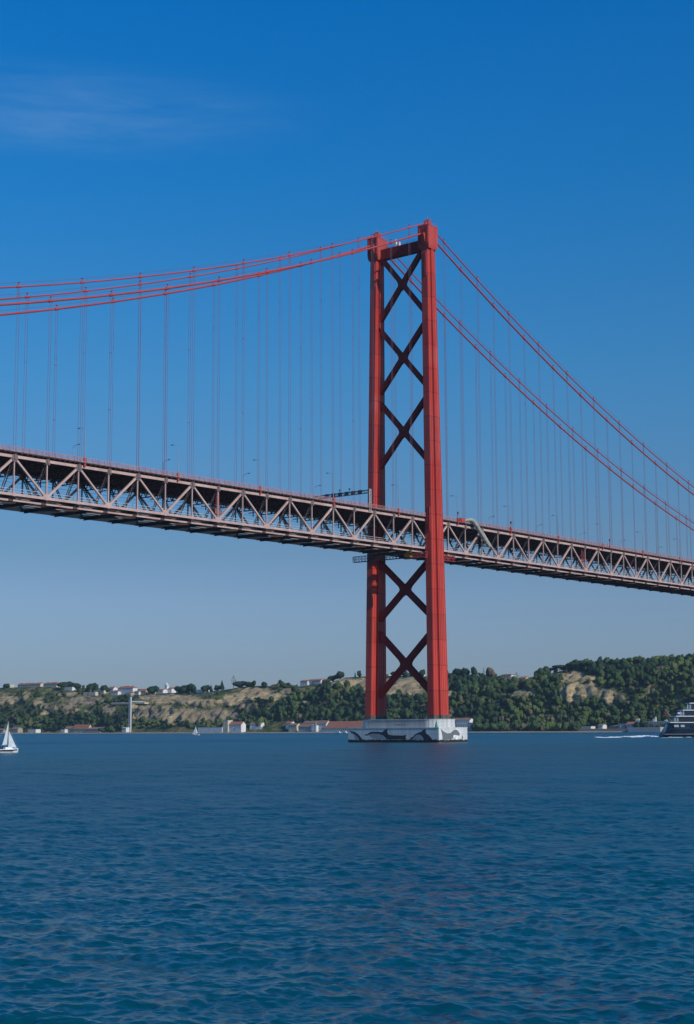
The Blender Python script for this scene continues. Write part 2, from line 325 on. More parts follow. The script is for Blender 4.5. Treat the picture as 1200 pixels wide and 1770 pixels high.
def vnoise(x, y, s, seed):
    g_ = np.random.default_rng(seed); T = g_.random((97, 89)); x = x/s; y = y/s
    xi = np.floor(x).astype(int); yi = np.floor(y).astype(int); fx = x-xi; fy = y-yi; fx = fx*fx*(3-2*fx); fy = fy*fy*(3-2*fy)
    q = lambda a, b: T[a % 97, b % 89]
    return (q(xi, yi)*(1-fx)+q(xi+1, yi)*fx)*(1-fy)+(q(xi, yi+1)*(1-fx)+q(xi+1, yi+1)*fx)*fy-.5
def shore(Y):        # inland offset of the shoreline
    return XS+14*np.sin(Y/95.+1)*0+10*vnoise(Y, Y*0, 70, 5)
def terr(X, Y, detail=True):
    X = np.asarray(X, float); Y = np.asarray(Y, float)
    wv = X-shore(Y)
    zc = np.interp(Y, _cp[:, 1], _cp[:, 2])
    f = np.clip(wv/(WC-2), -1, 1.0)
    # beach/quay, wooded foot, cliff, upper slope
    prof = np.interp(f, [-.2, 0, .04, .25, .42, .56, .78, 1.0], [-.12, 0, .018, .022, .30, .66, .84, 1.0])
    z = zc*prof
    # gullies and buttresses
    amp = np.clip(f*5-1.4, 0, 1)*np.clip((1-f)*3, 0, 1)
    z = z+amp*(16*vnoise(X*.7, Y, 46, 11)+9*vnoise(X*.6, Y, 19, 12))
    if detail: z = z+amp*(5*vnoise(X, Y, 8, 13)+2.6*vnoise(X, Y, 3.7, 14))
    z = np.where(wv > WC-2, zc+np.minimum((wv-WC)*.03, 6)*0, z)
    z = np.where((wv > 4) & (wv < 60), np.maximum(z, 1.3), z)
    return z
def rockmask(X, Y, Z):
    px, py = proj(X, Y, Z)
    px = px+5*vnoise(X, Y, 9, 21)*2; py = py+4*vnoise(X, Y, 7, 22)*2
    m_ = np.zeros_like(px); tone = np.zeros_like(px)
    for (a, b, c, d, tn) in ROCK:
        e = np.clip(1.5-np.hypot((px-a)/c, (py-b)/d)*1.15, 0, 1)
        tone = np.where(e > m_, tn, tone); m_ = np.maximum(m_, e)
    return m_, tone
def build_terrain():
    ys = np.arange(120, 2700, 3.2); ws = np.concatenate([np.arange(-14, WC+6, 2.6), [WC+20, WC+60, WC+140, WC+300, WC+700, 2000]])
    Yg, Wg = np.meshgrid(ys, ws, indexing='ij'); Xg = XS+Wg
    Z = terr(Xg, Yg); Z = np.where(Wg < -4, -3.0, Z)
    rm, tn = rockmask(Xg, Yg, Z)
    n1, n2 = Yg.shape
    # cliffs: push rock out in ledges
    V = np.stack([Xg-rm*(vnoise(Z*3, Yg, 9, 31)*6+vnoise(Z*2.2, Yg*.6, 4, 32)*4+np.abs(vnoise(Z*.5, Yg, 11, 33))*22+vnoise(Z*.8, Yg, 4.5, 34)*7), Yg, Z], -1).reshape(-1, 3)
    i = np.arange(n1-1)[:, None]; j = np.arange(n2-1)[None, :]
    F = np.stack([i*n2+j, i*n2+j+1, (i+1)*n2+j+1, (i+1)*n2+j], -1).reshape(-1, 4)
    mt = bpy.data.materials.new('hillside'); mt.use_nodes = True; t = mt.node_tree; b = t.nodes['Principled BSDF']
    b.inputs['Roughness'].default_value = .95; b.inputs['Specular IOR Level'].default_value = .1
    g = N(t, 'ShaderNodeNewGeometry'); at = N(t, 'ShaderNodeAttribute', attribute_name='rock'); s = N(t, 'ShaderNodeSeparateColor'); t.links.new(at.outputs['Color'], s.inputs[0])
    def noise(sc, det=5, scale=(1, 1, 1)):
        mp_ = N(t, 'ShaderNodeMapping'); mp_.inputs['Scale'].default_value = scale; t.links.new(g.outputs['Position'], mp_.inputs[0])
        n = N(t, 'ShaderNodeTexNoise'); n.inputs['Scale'].default_value = sc; n.inputs['Detail'].default_value = det; n.inputs['Roughness'].default_value = .65; t.links.new(mp_.outputs[0], n.inputs['Vector']); return n
    veg = ramp(t, [(.34, (.030, .055, .02)), (.46, (.07, .095, .035)), (.56, (.16, .15, .065)), (.7, (.32, .25, .13))]); t.links.new(noise(.07, 7).outputs[0], veg.inputs[0])
    r1 = ramp(t, [(.32, (.085, .07, .055)), (.48, (.21, .17, .12)), (.68, (.38, .31, .21))]); t.links.new(noise(.18, 6, (1, 1, .6)).outputs[0], r1.inputs[0])
    r2 = ramp(t, [(.32, (.20, .14, .075)), (.46, (.47, .345, .175)), (.66, (.64, .49, .28))]); t.links.new(noise(.2, 6, (1, .5, 1.8)).outputs[0], r2.inputs[0])
    mr = N(t, 'ShaderNodeMixRGB'); t.links.new(s.outputs[1], mr.inputs[0]); t.links.new(r1.outputs[0], mr.inputs[1]); t.links.new(r2.outputs[0], mr.inputs[2])
    # bushes hang on ledges: break the rock/veg border
    nb = noise(.32, 5); ad = N(t, 'ShaderNodeMath', operation='MULTIPLY_ADD'); ad.inputs[1].default_value = -1.1; t.links.new(nb.outputs[0], ad.inputs[0])
    ad2 = N(t, 'ShaderNodeMath', operation='ADD'); ad2.inputs[1].default_value = .55; t.links.new(s.outputs[0], ad2.inputs[0]); t.links.new(ad2.outputs[0], ad.inputs[2])
    mk = N(t, 'ShaderNodeMapRange'); mk.inputs[1].default_value = .42; mk.inputs[2].default_value = .62; t.links.new(ad.outputs[0], mk.inputs[0])
    mx = N(t, 'ShaderNodeMixRGB'); t.links.new(mk.outputs[0], mx.inputs[0]); t.links.new(veg.outputs[0], mx.inputs[1]); t.links.new(mr.outputs[0], mx.inputs[2])
    # beach and quay strip
    be = ramp(t, [(.35, (.24, .21, .165)), (.65, (.42, .38, .31))]); t.links.new(noise(.5, 4).outputs[0], be.inputs[0])
    mb = N(t, 'ShaderNodeMixRGB'); t.links.new(s.outputs[2], mb.inputs[0]); t.links.new(mx.outputs[0], mb.inputs[1]); t.links.new(be.outputs[0], mb.inputs[2])
    t.links.new(mb.outputs[0], b.inputs['Base Color'])
    bn = noise(.5, 6); bp = N(t, 'ShaderNodeBump'); bp.inputs['Strength'].default_value = .9; bp.inputs['Distance'].default_value = 2.2; t.links.new(bn.outputs[0], bp.inputs['Height']); t.links.new(bp.outputs[0], b.inputs['Normal'])
    me = npmesh('hillside', V, F, mt)
    ca = me.color_attributes.new('rock', 'FLOAT_COLOR', 'POINT')
    wv = Xg-shore(Yg); beach = np.clip(1-(wv-11)/5, 0, 1)
    c = np.stack([rm, tn, beach, np.ones_like(rm)], -1).reshape(-1, 4).astype(np.float32)
    ca.data.foreach_set('color', c.ravel())
    tag(link('hill', me), None, None, kind='structure')
build_terrain()

def hit(px, py):       # inland coordinate where the slope shows at this height and bearing
    for w_ in np.arange(40, WC, 1.5):
        p = onx(px, py, XS+w_)
        if float(terr(np.array([p[0]]), np.array([p[1]]), False)[0]) > p[2]: return XS+w_
    return XS+WC-4
# ============================================================ FOLIAGE
def ico(sub):
    import bmesh
    bm = bmesh.new(); bmesh.ops.create_icosphere(bm, subdivisions=sub, radius=1)
    V = np.array([v.co[:] for v in bm.verts]); F = np.array([[v.index for v in f.verts] for f in bm.faces]); bm.free(); return V, F
IV, IF = ico(2)
def foliage_mat(name, cols):
    mt = bpy.data.materials.new(name); mt.use_nodes = True; t = mt.node_tree; b = t.nodes['Principled BSDF']
    b.inputs['Roughness'].default_value = .85; b.inputs['Specular IOR Level'].default_value = .15
    at = N(t, 'ShaderNodeAttribute', attribute_name='tint'); s = N(t, 'ShaderNodeSeparateColor'); t.links.new(at.outputs['Color'], s.inputs[0])
    r = ramp(t, cols); t.links.new(s.outputs[0], r.inputs[0])
    g = N(t, 'ShaderNodeNewGeometry'); n = N(t, 'ShaderNodeTexNoise'); n.inputs['Scale'].default_value = .6; n.inputs['Detail'].default_value = 5; t.links.new(g.outputs['Position'], n.inputs['Vector'])
    mr = N(t, 'ShaderNodeMapRange'); mr.inputs[1].default_value = .3; mr.inputs[2].default_value = .7; mr.inputs[3].default_value = .6; mr.inputs[4].default_value = 1.4; t.links.new(n.outputs[0], mr.inputs[0])
    vm = N(t, 'ShaderNodeVectorMath', operation='SCALE'); t.links.new(r.outputs[0], vm.inputs[0]); t.links.new(mr.outputs[0], vm.inputs['Scale']); t.links.new(vm.outputs[0], b.inputs['Base Color'])
    bp = N(t, 'ShaderNodeBump'); bp.inputs['Strength'].default_value = .8; bp.inputs['Distance'].default_value = .8; t.links.new(n.outputs[0], bp.inputs['Height']); t.links.new(bp.outputs[0], b.inputs['Normal'])
    return mt
M['wood'] = foliage_mat('woodland_leaves', [(0, (.014, .034, .016)), (.3, (.028, .056, .022)), (.55, (.052, .088, .028)), (.8, (.10, .14, .036)), (.93, (.12, .095, .055)), (1, (.18, .13, .085))])
M['trunk'] = mat('bark', (.09, .065, .045), .9, scale=2)
def crown(g_, lobes=5, flat=.75, leaf=40):
    """a crown of overlapping leafy lobes plus loose leaf clumps, radius about 1, base at z=0; triangles"""
    Vs, Fs, o = [], [], 0
    for k in range(lobes):
        a = g_.random()*6.283; rr = 0 if k == 0 else .35+.3*g_.random(); sz = (.62 if k == 0 else .34+.2*g_.random())
        c = np.array([rr*math.cos(a), rr*math.sin(a), (.55+.45*g_.random() if k else .7)*flat])
        jit = 1+.6*(g_.random(len(IV))-.5)
        V = IV*jit[:, None]*np.array([sz, sz, sz*flat])+c
        Vs.append(V); Fs.append(IF+o); o += len(V)
    P = np.concatenate(Vs)
    for k in range(leaf):   # leaf clumps standing off the surface
        p = P[g_.integers(len(P))]; s_ = .04+.06*g_.random()
        d1 = g_.normal(size=3); d1 /= np.linalg.norm(d1); d2 = np.cross(d1, g_.normal(size=3)); d2 /= np.linalg.norm(d2)
        Vs.append(np.array([p-d1*s_, p+d1*s_, p+d2*s_*1.3])); Fs.append(np.array([[0, 1, 2]])+o); o += 3
    return np.concatenate(Vs), np.concatenate(Fs)
g4 = np.random.default_rng(4)
CR = [crown(g4, 4, .7+.35*g4.random(), 26) for _ in range(8)]
VEG = [ # px x, px y, half w, half h, density, size
    (60, 1250, 110, 13, .9, 1.), (30, 1212, 60, 20, .55, .7), (110, 1205, 80, 20, .4, .6), (60, 1237, 60, 8, .75, .9), (180, 1245, 50, 18, .9, 1.), (150, 1232, 70, 12, .3, .6), (195, 1212, 30, 10, .6, .8),
    (300, 1251, 120, 7, .75, .8), (385, 1245, 20, 14, .8, 1.), (400, 1250, 60, 10, .7, 1.), (300, 1222, 100, 25, .10, .5), (360, 1205, 90, 10, .16, .5), (395, 1208, 20, 6, .7, .7), (430, 1240, 40, 16, .9, 1.), (470, 1222, 50, 17, .95, 1.1), (450, 1205, 70, 14, .18, .5),
    (560, 1220, 90, 32, .95, 1.1), (530, 1195, 60, 16, .7, .8), (600, 1240, 60, 12, 1., 1.1), (700, 1228, 70, 27, 1., 1.1), (640, 1195, 90, 22, .3, .6), (690, 1180, 60, 12, .15, .5)]
def build_woodland():
    g_ = np.random.default_rng(12); V, F, T = [], [], []; o = 0
    n = 36000
    Y = g_.uniform(200, 2500, n); wv = g_.uniform(10, WC+14, n); X = XS+wv
    Z = terr(X, Y, False); px, py = proj(X, Y, Z+2)
    rm, _ = rockmask(X, Y, Z)
    dens = np.zeros(n); size = np.full(n, .8)
    for (a, b, c, d, dn, sz) in VEG:
        e = np.hypot((px-a)/c, (py-b)/d) < 1.1; size = np.where(e & (dn > dens), sz, size); dens = np.where(e, np.maximum(dens, dn), dens)
    right = px > 768; dens = np.where(right, 1., dens); size = np.where(right, 1.05, size)
    low = (py > 1262); dens = np.where(low & ~right, dens*.4, dens)
    crest = (wv > WC-14) & (px < 925); dens = np.where(crest, dens*.5, dens); size = np.where(crest, np.minimum(size, .55), size)
    dens = np.where((px > 1215) | (px < -60), np.maximum(dens, .6), dens)
    plots = [(-12, 36), (44, 66), (102, 174), (208, 220), (340, 418), (430, 452), (492, 634), (780, 818), (1000, 1100)]
    onplot = np.zeros(n, bool)
    for a, b in plots: onplot |= (px > a) & (px < b) & (wv < 42)
    for a, b in ((3, 100), (110, 126), (185, 262), (270, 283), (337, 358), (515, 568), (664, 673), (700, 730), (862, 925)): onplot |= (px > a) & (px < b) & (wv > WC-36)
    rm = np.where(_ > .55, rm*2.2, rm); keep = ~onplot & (g_.random(n) < dens*np.where(px > 768, .95, .55)) & (rm < .45) & ~((wv < 20) & (g_.random(n) < .6))
    vis = (px > -120) & (px < 1330); keep &= vis
    idx = np.nonzero(keep)[0]
    huge = vnoise(X, Y, 38, 41)+.5*vnoise(X, Y, 12, 42)
    for i in idx:
        cv, cf = CR[g_.integers(len(CR))]
        r = size[i]*(1.4+4.2*g_.random()**2.4); hgt = r*(1.15+.6*g_.random())
        a = g_.random()*6.283; c, s = math.cos(a), math.sin(a)
        x = cv[:, 0]*c-cv[:, 1]*s; y = cv[:, 0]*s+cv[:, 1]*c
        ax = .75+.6*g_.random(); P = np.stack([X[i]+x*r, Y[i]+y*r*ax, Z[i]-.4+cv[:, 2]*hgt+.25*r], -1)
        V.append(P); F.append(cf+o); o += len(P)
        t_ = np.clip(.40+huge[i]*.8+.2*(g_.random()-.5), 0, .86)
        if g_.random() < .045: t_ = .9+.1*g_.random()
        T.append(np.clip(t_+.22*(g_.random(len(P))-.5), 0, 1))
    V = np.concatenate(V); F = np.concatenate(F); T = np.concatenate(T)
    me = npmesh('woodland', V, F, M['wood'])
    ca = me.color_attributes.new('tint', 'FLOAT_COLOR', 'POINT')
    c = np.stack([T, T, T, np.ones_like(T)], -1).astype(np.float32); ca.data.foreach_set('color', c.ravel())
    o_ = link('woodland', me); tag(o_, 'dense dark green woodland and scrub covering the far river bank', 'woodland', kind='stuff')
    print('woodland trees', len(idx), 'faces', len(F))
build_woodland()

def tint_mesh(me, t_):
    ca = me.color_attributes.new('tint', 'FLOAT_COLOR', 'POINT'); n = len(me.vertices)
    ca.data.foreach_set('color', np.tile(np.array([t_, t_, t_, 1], np.float32), n))
_tm = {}
def tree_meshes(kind):
    if kind in _tm: return _tm[kind]
    g_ = np.random.default_rng(hash(kind) % 1000 if False else {'round': 1, 'umbrella': 2, 'cone': 3, 'bare': 4, 'brown': 5}[kind])
    tb = MB()
    if kind == 'cone':
        Vs, Fs, o = [], [], 0
        for k in range(6):
            rr = .5*(1-k/6.5); jit = 1+.4*(g_.random(len(IV))-.5); P = IV*jit[:, None]*np.array([rr, rr, .2])+np.array([0, 0, .22+k*.145]); Vs.append(P); Fs.append(IF+o); o += len(P)
        V, F = np.concatenate(Vs), np.concatenate(Fs); tn = .12
    elif kind == 'umbrella':
        V, F = crown(g_, 7, .42, 200); V = V*np.array([.62, .62, .75])+np.array([0, 0, .42]); tn = .2
    elif kind == 'bare':
        Vs, Fs, o = [], [], 0
        for k in range(240):
            a = g_.random()*6.283; rr = .38*math.sqrt(g_.random()); z = .3+.7*g_.random(); rr *= math.sin(math.pi*min(1, max(.08, (z-.2)/.85)))
            p = np.array([rr*math.cos(a), rr*math.sin(a), z]); d = g_.normal(size=3)*.035; e = g_.normal(size=3)*.018
            Vs.append(np.array([p-d, p+d, p+e])); Fs.append(np.array([[0, 1, 2]])+o); o += 3
        V, F = np.concatenate(Vs), np.concatenate(Fs); tn = .9
    else:
        V, F = crown(g_, 8, .95, 240); V = V*np.array([.55, .55, .66])+np.array([0, 0, .06]); tn = .95 if kind == 'brown' else .15
    me = npmesh('crown', V, F, M['wood']); tint_mesh(me, tn)
    tb.tube([(0, 0, -.12), (.01, 0, .25), (.03, .01, .62)], [.045, .035, .015], 6)
    for k in range(4):
        a = k*1.57+.3; tb.tube([(.01, 0, .25+.05*k), (.22*math.cos(a), .22*math.sin(a), .5+.06*k)], [.02, .008], 5)
    _tm[kind] = (me, tb.mesh('trunk', M['trunk'])); return _tm[kind]
def tree(kind, x, ytop, wpx, hpx, label, dX=0):
    Xp = XS+WC-4+dX; p = onx(x, ytop, Xp); D = (p-CAM)@_F; mpp = D/FPX
    h = hpx*mpp; wd = wpx*mpp; zg = float(terr(np.array([Xp]), np.array([p[1]]), False)[0]); z0 = min(p[2]-h, zg+3); h = max(p[2]-zg+.5, h)
    t = thing({'round': 'broadleaf_tree', 'umbrella': 'umbrella_pine', 'cone': 'cypress_tree', 'bare': 'bare_tree', 'brown': 'broadleaf_tree'}[kind], label, 'tree', (Xp, p[1], zg-.3), random.random()*6, 'trees along the far ridge')
    cm_, tm_ = tree_meshes(kind)
    s = wd*(1.0 if kind != 'cone' else 1.0)
    c = link('crown', cm_, t); c.scale = (s, s, h); k = link('trunk', tm_, t); k.scale = (s*.8, s*.8, h)
T_ = [('round', 12, 1182, 13, 8, 'small tree beside the cream hut at the far left end of the ridge'),
 ('round', 113, 1178, 24, 12, 'broad low tree right of the second red-roofed house on the left ridge'),
 ('round', 131, 1180, 16, 10, 'small round tree above the long pale wall on the left ridge'),
 ('round', 160, 1181, 18, 16, 'tall dark round tree left of the white ridge houses'),
 ('cone', 166, 1185, 7, 12, 'thin dark pointed tree beside the tall dark round tree'),
 ('round', 181, 1184, 17, 12, 'dark tree just left of the big white many-windowed house'),
 ('round', 265, 1186, 19, 15, 'dark round tree between the yellow house and the church'),
 ('round', 310, 1186, 18, 13, 'dark low tree immediately right of the white church tower'),
 ('round', 322, 1183, 22, 15, 'wide dark pine in the clump right of the church'),
 ('round', 332, 1181, 15, 17, 'tallest dark tree of the clump right of the church'),
 ('round', 356, 1184, 15, 13, 'green tree above the small white shed on the ridge'),
 ('cone', 365, 1186, 6, 11, 'slim pointed tree right of the small white shed'),
 ('cone', 384, 1181, 9, 15, 'pointed dark conifer left of the bare grey tree'),
 ('round', 376, 1185, 13, 10, 'low dark tree touching the pointed conifer'),
 ('bare', 404, 1170, 13, 22, 'bare grey feathery tree rising above the ridge'),
 ('round', 414, 1178, 22, 12, 'flat dark green pine beside the bare grey tree'),
 ('round', 430, 1178, 18, 10, 'flat pine in the middle of the row right of the bare tree'),
 ('round', 439, 1176, 9, 11, 'small round tree at the right end of the pine row'),
 ('round', 457, 1178, 9, 8, 'little round bush-like tree standing alone on the ridge'),
 ('round', 485, 1184, 9, 14, 'dark tree in front of the low yellow wall'),
 ('round', 497, 1185, 11, 8, 'low dark bushy tree in front of the right half of the yellow wall'),
 ('round', 575, 1169, 15, 11, 'dark pine right of the white apartment row'),
 ('round', 588, 1165, 18, 14, 'rounder and taller dark pine right of the white apartment row'),
 ('round', 621, 1159, 9, 8, 'little leaning tree alone on the bare ridge left of the tower'),
 ('cone', 614, 1163, 3, 5, 'tiny pointed shrub left of the little leaning tree'),
 ('round', 681, 1160, 10, 10, 'small dark tree seen between the tower legs, nearest the left leg'),
 ('round', 698, 1155, 14, 12, 'dark tree seen between the tower legs under the cross brace'),
 ('round', 716, 1158, 16, 12, 'dark tree seen between the tower legs beside the white house'),
 ('round', 730, 1157, 10, 14, 'dark tree seen between the tower legs touching the right leg'),
 ('round', 793, 1155, 18, 12, 'dark tree on the ridge just right of the red tower'),
 ('round', 805, 1154, 12, 14, 'upright dark tree, second to the right of the red tower'),
 ('round', 819, 1152, 12, 16, 'taller dark crown on the ridge between tower and villa'),
 ('bare', 836, 1154, 6, 12, 'thin greyish spindly tree between tower and villa'),
 ('brown', 849, 1152, 16, 20, 'reddish brown autumn tree left of the white villa'),
 ('bare', 893, 1163, 13, 13, 'pale sparse tree between the villa and the red-roofed house'),
 ('umbrella', 936, 1160, 12, 11, 'small umbrella pine at the left foot of the wooded headland'),
 ('umbrella', 951, 1153, 20, 13, 'umbrella pine climbing the left shoulder of the wooded headland'),
 ('umbrella', 968, 1149, 24, 14, 'broad umbrella pine on the headland above the upper bare rocks'),
 ('umbrella', 992, 1143, 20, 14, 'umbrella pine at the break between shoulder and top of the headland'),
 ('umbrella', 1016, 1141, 24, 14, 'wide pine on the headland skyline above the big ochre cliff'),
 ('round', 1060, 1139, 14, 14, 'pine on the headland skyline over the right ochre cliff'),
 ('umbrella', 1088, 1139, 16, 13, 'flat pine near the middle of the headland skyline'),
 ('umbrella', 1106, 1137, 18, 15, 'slightly taller pine right of the middle of the headland skyline'),
 ('round', 1124, 1137, 14, 14, 'round pine on the headland skyline left of the yacht'),
 ('umbrella', 1144, 1138, 18, 13, 'pine on the headland skyline straight above the yacht stern'),
 ('round', 1175, 1134, 16, 14, 'tall pine on the headland skyline above the yacht decks'),
 ('umbrella', 1192, 1132, 24, 16, 'highest pine on the headland at the right edge of the picture')]
for a in T_: tree(*a)

# ============================================================ BUILDINGS ON THE FAR BANK
def wallmat(name, c): return mat(name, c, .85, scale=.35, col2=tuple(min(.9, q*1.18) for q in c), streak=True)
W_ = {'white': wallmat('white_render', (.66, .65, .62)), 'cream': wallmat('cream_render', (.55, .47, .34)), 'yellow': wallmat('yellow_render', (.52, .38, .17)), 'stone': wallmat('old_stone', (.27, .235, .19)), 'grey': wallmat('grey_render', (.36, .36, .36)), 'ruin': wallmat('ruined_plaster', (.33, .29, .245))}
M['tiles'] = mat('terracotta_tiles', (.30, .11, .065), .85, scale=.5, col2=(.42, .19, .12), bump=.3, bscale=4)
M['oldtiles'] = mat('weathered_tiles', (.20, .125, .095), .9, scale=.5, col2=(.31, .2, .15), bump=.3, bscale=4)
M['flatroof'] = mat('flat_roofing', (.45, .44, .42), .9, scale=1)
M['glass'] = mat('dark_window_glass', (.03, .035, .045), .15, scale=1, spec=.5)
M['door'] = mat('painted_door', (.09, .07, .055), .6, scale=1)
WIN = MB(); WIN.box(-.12, 0, -.5, .5, -.75, .75); WIN_ME = WIN.mesh('window', M['glass'])
SIL = MB(); SIL.box(-.22, -.0, -.62, .62, -.9, -.78); SIL.box(-.16, 0, -.62, -.5, -.78, .87); SIL.box(-.16, 0, .5, .62, -.78, .87); SIL.box(-.16, 0, -.5, .5, .75, .87); SIL_ME = SIL.mesh('window_frame', W_['white'])
def building(x0, x1, yt, yb, Xp, wall, roof, kind, label, name='house', cat='house', depth=10, nw=None, nf=None, door=False, group=None, chim=0, rfrac=.34):
    a = onx(x0, yb, Xp); b = onx(x1, yb, Xp); c = onx((x0+x1)/2, yt, Xp)
    wd = a[1]-b[1]; yc = (a[1]+b[1])/2; zb = (a[2]+b[2])/2; H = c[2]-zb
    zg = min(float(terr(np.array([Xp+2.]), np.array([yc]), False)[0]), zb)-2
    t = thing(name, label, cat, (Xp, yc, zb), 0, group)
    rh = 0 if kind == 'flat' else H*rfrac
    wh = H-rh
    mb = MB(); mb.box(0, depth, -wd/2, wd/2, zg-zb, wh)
    if kind == 'gable': mb.prism([(0.3, wh), (depth-.3, wh), (depth/2, wh+rh-.15)], lambda x, z: (x, -wd/2, z), lambda x, z: (x, wd/2, z))
    mb.build('wall', W_[wall], t)
    rb = MB(); e = .5
    if kind == 'gable':
        for s in (0, 1):
            xa, xb = (-e, depth/2) if s == 0 else (depth+e, depth/2)
            za, zc = wh-e*rh/(depth/2), wh+rh
            rb.add([(xa, -wd/2-e, za), (xb, -wd/2-e, zc), (xb, wd/2+e, zc), (xa, wd/2+e, za), (xa, -wd/2-e, za+.3), (xb, -wd/2-e, zc+.3), (xb, wd/2+e, zc+.3), (xa, wd/2+e, za+.3)], [(0, 1, 2, 3), (7, 6, 5, 4), (0, 4, 5, 1), (3, 2, 6, 7), (0, 3, 7, 4), (1, 5, 6, 2)])
    elif kind == 'hip':
        i_ = min(depth/2, wd/2)*.95
        rb.loft([[(-e, -wd/2-e, wh), (depth+e, -wd/2-e, wh), (depth+e, wd/2+e, wh), (-e, wd/2+e, wh)], [(-e, -wd/2-e, wh+.25), (depth+e, -wd/2-e, wh+.25), (depth+e, wd/2+e, wh+.25), (-e, wd/2+e, wh+.25)], [(depth/2-.2, -wd/2+i_, wh+rh), (depth/2+.2, -wd/2+i_, wh+rh), (depth/2+.2, wd/2-i_, wh+rh), (depth/2-.2, wd/2-i_, wh+rh)]])
    elif kind == 'shed':
        rb.add([(-e, -wd/2-e, wh-.2), (depth+e, -wd/2-e, wh+rh), (depth+e, wd/2+e, wh+rh), (-e, wd/2+e, wh-.2), (-e, -wd/2-e, wh+.1), (depth+e, -wd/2-e, wh+rh+.3), (depth+e, wd/2+e, wh+rh+.3), (-e, wd/2+e, wh+.1)], [(0, 1, 2, 3), (7, 6, 5, 4), (0, 4, 5, 1), (3, 2, 6, 7), (0, 3, 7, 4), (1, 5, 6, 2)])
    else:
        rb.box(.3, depth-.3, -wd/2+.3, wd/2-.3, wh+.003, wh+.2); rb.box(-.15, .3, -wd/2-.15, wd/2+.15, wh+.005, wh+.6)
        rb.box(depth-.3, depth+.15, -wd/2-.15, wd/2+.15, wh+.005, wh+.6); rb.box(.3, depth-.3, -wd/2-.15, -wd/2+.3, wh+.005, wh+.6); rb.box(.3, depth-.3, wd/2-.3, wd/2+.15, wh+.005, wh+.6)
    r = rb.build('roof', M[roof], t)
    for k in range(chim):
        q = MB(); yy = -wd/2+wd*(k+.6)/chim; q.box(depth*.3, depth*.3+.9, yy-.5, yy+.5, wh+.2, wh+rh+1.1); q.build('chimney', W_['white'], r)
    if nw is None: nw = max(1, int(wd/3.6))
    if nf is None: nf = max(1, int(wh/3.4))
    for f in range(nf):
        zz = wh*(f+.55)/nf
        for k in range(nw):
            if door and f == 0 and k == nw//2:
                q = MB(); q.box(-.1, 0, -.7, .7, 0, min(2.4, wh*.8)); dd = q.build('door', M['door'], t, loc=(0, -wd/2+wd*(k+.5)/nw, 0)); continue
            o = link('window', WIN_ME, t, (0, -wd/2+wd*(k+.5)/nw, zz)); s = min(1.25, wh/nf/2.3); o.scale = (1, min(1, wd/nw/1.9), s)
            link('window_frame', SIL_ME, o)
    return t
XC = XS+WC-2; XQ = XS+24
B = building
B(5, 17, 1184, 1189, XC, 'cream', 'flatroof', 'flat', 'small cream flat-roofed hut at the far left end of the ridge')
B(31, 70, 1180.5, 1188, XC+6, 'cream', 'tiles', 'gable', 'long low cream house with orange tile roof, first from the left on the ridge', chim=2)
B(75, 98, 1179, 1187.5, XC+4, 'cream', 'tiles', 'hip', 'shorter cream house with red hipped roof, second from the left on the ridge', chim=1)
B(110, 125, 1188, 1192, XC-10, 'white', 'flatroof', 'flat', 'tiny white block half hidden under the broad low tree on the left ridge')
B(162, 180, 1193.5, 1198, XC-8, 'cream', 'flatroof', 'flat', 'low pale building below the tall dark round tree', nf=1)
B(187, 196, 1187, 1196, XC+5, 'white', 'tiles', 'gable', 'narrow white house with steep roof just left of the big white house', nf=2)
B(191, 204, 1193, 1200, XC-6, 'white', 'tiles', 'shed', 'low white house with red sloping roof in front of the big white house')
B(204, 230, 1185.5, 1197.5, XC, 'white', 'tiles', 'hip', 'big white many-windowed house, tallest of the ridge village', nw=7, nf=2, chim=2)
B(231, 240, 1194, 1200.5, XC-4, 'white', 'tiles', 'gable', 'small red-roofed house between the big white house and the yellow one')
B(240, 252, 1191, 1201, XC, 'yellow', 'tiles', 'gable', 'yellow house with red roof standing above the lift tower', nf=2)
B(252, 262, 1190, 1198, XC+4, 'cream', 'tiles', 'gable', 'cream house squeezed between the yellow house and a dark round tree')
B(272, 282, 1191, 1197, XC, 'white', 'tiles', 'gable', 'white red-roofed house immediately left of the church tower', nf=1)
B(339, 356, 1192.5, 1198, XC-3, 'white', 'flatroof', 'flat', 'small bright white flat shed standing on the ridge right of the church', nf=1)
B(469, 481, 1182.5, 1188.5, XC, 'cream', 'tiles', 'gable', 'small cream house left of the long yellow ridge wall', nf=1)
for k, (a, b, c_, lb) in enumerate([(519, 532, 1175.5, 'leftmost unit of the white red-roofed terrace on the ridge'), (532, 543, 1174.3, 'second unit from the left of the white ridge terrace'), (543, 555, 1173.5, 'third unit from the left of the white ridge terrace'), (555, 567, 1173.3, 'rightmost unit of the white ridge terrace, next to the dark pines')]):
    B(a+.3, b-.3, c_, 1184-k*.4, XC+(k % 2)*3, 'white', 'tiles', 'gable', lb, name='terraced_house', nw=3, nf=2, rfrac=.25, group='white terraced houses on the ridge')
B(664, 672, 1166, 1171, XC, 'cream', 'flatroof', 'flat', 'cream hut seen between the tower legs, beside the left leg')
B(702, 716, 1161, 1170, XC-2, 'white', 'tiles', 'hip', 'white house seen between the tower legs behind the cross brace', nf=2)
B(718, 728, 1163, 1170, XC-4, 'white', 'tiles', 'gable', 'smaller white house seen between the tower legs, right of the cross brace')
B(867, 884, 1164.5, 1174.5, XC-2, 'white', 'tiles', 'hip', 'white villa with columned upper floor on the wooded ridge', name='villa', nw=4, nf=2, rfrac=.2, chim=1)
B(897, 909, 1169.5, 1178, XC-2, 'cream', 'tiles', 'gable', 'cream house with red roof, left of the pair between villa and headland')
B(909, 921, 1170.5, 1177.5, XC+3, 'white', 'tiles', 'gable', 'white house with red roof, right of the pair between villa and headland')
